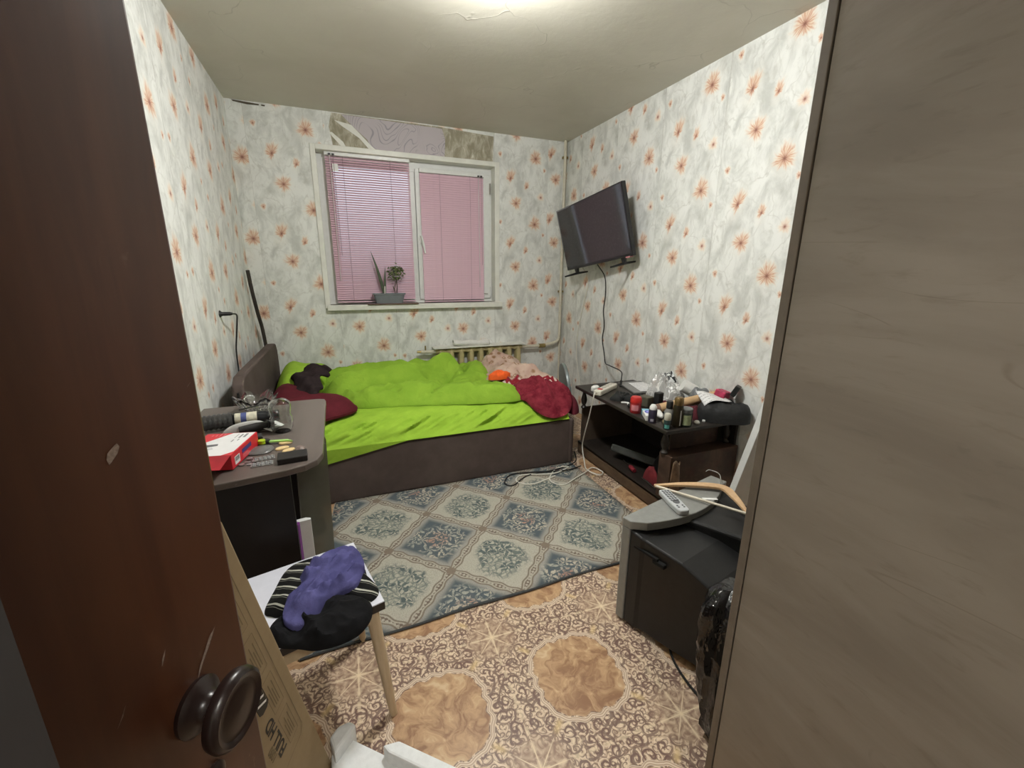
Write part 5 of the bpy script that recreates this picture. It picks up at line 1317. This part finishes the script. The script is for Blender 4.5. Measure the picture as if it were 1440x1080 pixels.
    tag(MB().tube(smooth_open([(-.42, 2.0, z+.05), (-.36, 1.98, z+.065), (-.305, 1.95, z+.075), (-.29, 1.90, z+.05), (-.30, 1.87, z+.01)], 8), .0022, 6).build('thin_wire', mat('black_rubber', (.010, .010, .010), .6), None, True), 'thin dark wire looping over the crystal bowl and black bottle', 'wire')
desk()

# ------------------------------------------------------------------ left wall: socket lead and dark pole
def left_wall_things():
    blk = mat('black_rubber', (.010, .010, .010), .6)
    t = thing('plug_lead', (-.60, 2.9, 1.1), 'black plug and lead hanging from the socket on the left wall', 'cable')
    MB(Matrix.Translation((-.614, 2.84, 1.10)) @ rot('Y', 90)).lathe([(.020, 0), (.019, .004), (.014, .008), (.011, .012), (.010, .05), (.006, .062), (0, .062)], 16).build('plug', mat('black_plastic', (.018, .018, .018), .4), t, True)
    MB().tube(smooth_open([(-.555, 2.84, 1.10), (-.545, 2.90, 1.088), (-.565, 2.99, 1.04), (-.585, 3.03, .96), (-.60, 3.03, .86), (-.60, 3.01, .74), (-.595, 2.95, .60)], 7), .0045, 6).build('cord', blk, t, True)
    tag(MB().tube(smooth_open([(-.585, 3.70, 1.335), (-.58, 3.735, 1.18), (-.572, 3.79, 1.02), (-.560, 3.845, .84), (-.55, 3.87, .40), (-.55, 3.87, .005)], 6), .013, 10).build('dark_pole', mat('dark_pole', (.040, .032, .026), .6, .2, 20), None, True), 'dark bent pole standing in the corner behind the headboard', 'pole')
left_wall_things()

# ------------------------------------------------------------------ potted plants on the sill
def plants():
    z = 1.06
    t = thing('plant_tray', (.44, 3.93, z), 'brown wooden tray under the planter on the window sill', 'tray')
    MB().bb(.235, .66, 3.850, 3.935, z, z+.008).build('tray_base', wood('red_brown_wood', (.095, .040, .030), (.14, .065, .05), 8.), t, bevel=.003)
    t = thing('planter', (.42, 3.92, z+.008), 'grey rectangular planter with two plants in front of the pink blind', 'planter')
    gm = mat('grey_planter', (.155, .17, .185), .5, .06, 20)
    K = Matrix.Translation((.418, 3.893, z+.008)); vs = []
    o = [(.110, .034, 0), (.128, .040, .070), (.136, .045, .072), (.136, .045, .084), (.126, .038, .084), (.120, .034, .066)]
    for (a, b, c) in o:
        for k in range(24):
            an = 2*PI*(k+.5)/24; ca, sa = math.cos(an), math.sin(an); e = .35
            vs.append((a*math.copysign(abs(ca)**e, ca), b*math.copysign(abs(sa)**e, sa), c))
    fs = [(j*24+i, j*24+(i+1) % 24, (j+1)*24+(i+1) % 24, (j+1)*24+i) for j in range(5) for i in range(24)]
    fs += [tuple(range(23, -1, -1)), tuple(120+i for i in range(24))]
    MB(K).add(vs, fs).build('pot', gm, t, True)
    g1 = mat('dull_green_leaf', (.115, .150, .045), .5, .3, 60); g2 = mat('grey_green_leaf', (.105, .130, .085), .5, .2, 40)
    # sansevieria-like blades
    for (x, dx, h_, wd) in ((.375, -.085, .36, .014), (.385, .015, .24, .010), (.378, -.035, .15, .007)):
        vs = []; fs = []; n = 10
        for i in range(n+1):
            u = i/n; w_ = wd*(1-u**2.2)*(.55+.45*min(1, u*4)); xx = x+dx*u**1.4; vs += [(xx-w_, 3.893, z+.075+h_*u), (xx, 3.893-w_*.5, z+.075+h_*u), (xx+w_, 3.893, z+.075+h_*u)]
        for i in range(n):
            for k in range(2): fs.append((i*3+k, i*3+k+1, i*3+k+4, i*3+k+3))
        MB().add(vs, fs).build('blade_leaf', g2, t, True, solid=.002)
    MB().tube([(.383, 3.893, z+.07), (.387, 3.893, z+.15)], .007, 8).build('pale_stem', mat('pale_stem', (.60, .58, .52), .5), t, True)
    st = mat('brown_stem', (.07, .055, .035), .7)
    for P in ([(.470, 3.893, z+.075), (.465, 3.888, z+.13), (.478, 3.888, z+.19)], [(.480, 3.893, z+.075), (.492, 3.91, z+.14), (.486, 3.91, z+.21)], [(.475, 3.9, z+.075), (.455, 3.888, z+.15)]):
        MB().tube(P, .0035, 6).build('stem', st, t)
    rr = random.Random(5); vs = []; fs = []
    for i in range(150):
        for _ in range(50):
            p = Vector((rr.uniform(-1, 1), rr.uniform(-.55, .55), rr.uniform(-1, 1)))
            if p.x**2+(p.y/.55)**2+p.z**2 < 1: break
        c = Vector((.484+p.x*.072, 3.90+p.y*.075, z+.262+p.z*.068+(.045 if i > 138 else 0)*(1 if abs(p.x) < .4 else 0)))
        d = Vector((rr.uniform(-1, 1), rr.uniform(-1, .4), rr.uniform(-.9, .5))).normalized(); s = d.cross(Vector((rr.uniform(-1, 1), rr.uniform(-1, 1), 1))).normalized()
        l = rr.uniform(.018, .030); k = len(vs); w_ = l*.36
        vs += [c-d*l*.2, c+d*l*.35+s*w_, c+d*l, c+d*l*.35-s*w_]; fs += [(k, k+1, k+2, k+3)]
    MB().add(vs, fs).build('foliage', g1, t, kind='stuff')
plants()
# ------------------------------------------------------------------ lamps
def lamps():
    t = thing('ceiling_lamp', (LAMP[0], LAMP[1], H), 'round white glowing ceiling lamp at the top edge of the picture', 'lamp')
    MB().lathe([(.10, H-.03), (.10, H-.001)], 32, Matrix.Translation((LAMP[0], LAMP[1], 0))).build('lamp_base', M_PVC, t, smooth=True)
    MB().lathe([(0, H-.150), (.05, H-.147), (.095, H-.128), (.12, H-.10), (.125, H-.075), (.115, H-.05), (.09, H-.03), (0, H-.03)], 32, Matrix.Translation((LAMP[0], LAMP[1], 0))).build('lamp_shade', emit('lamp_glow', (1, 1, .975), 210), t, smooth=True)
    h_ = thing('hall_lamp', (.25, -.8, H), 'round hall ceiling lamp behind the doorway', 'lamp')
    MB().lathe([(0, H-.10), (.06, H-.09), (.10, H-.05), (.10, H-.005), (0, H-.005)], 24, Matrix.Translation((.25, -.8, 0))).build('hall_shade', emit('hall_glow', (1, .97, .92), 165), h_, smooth=True)
lamps()
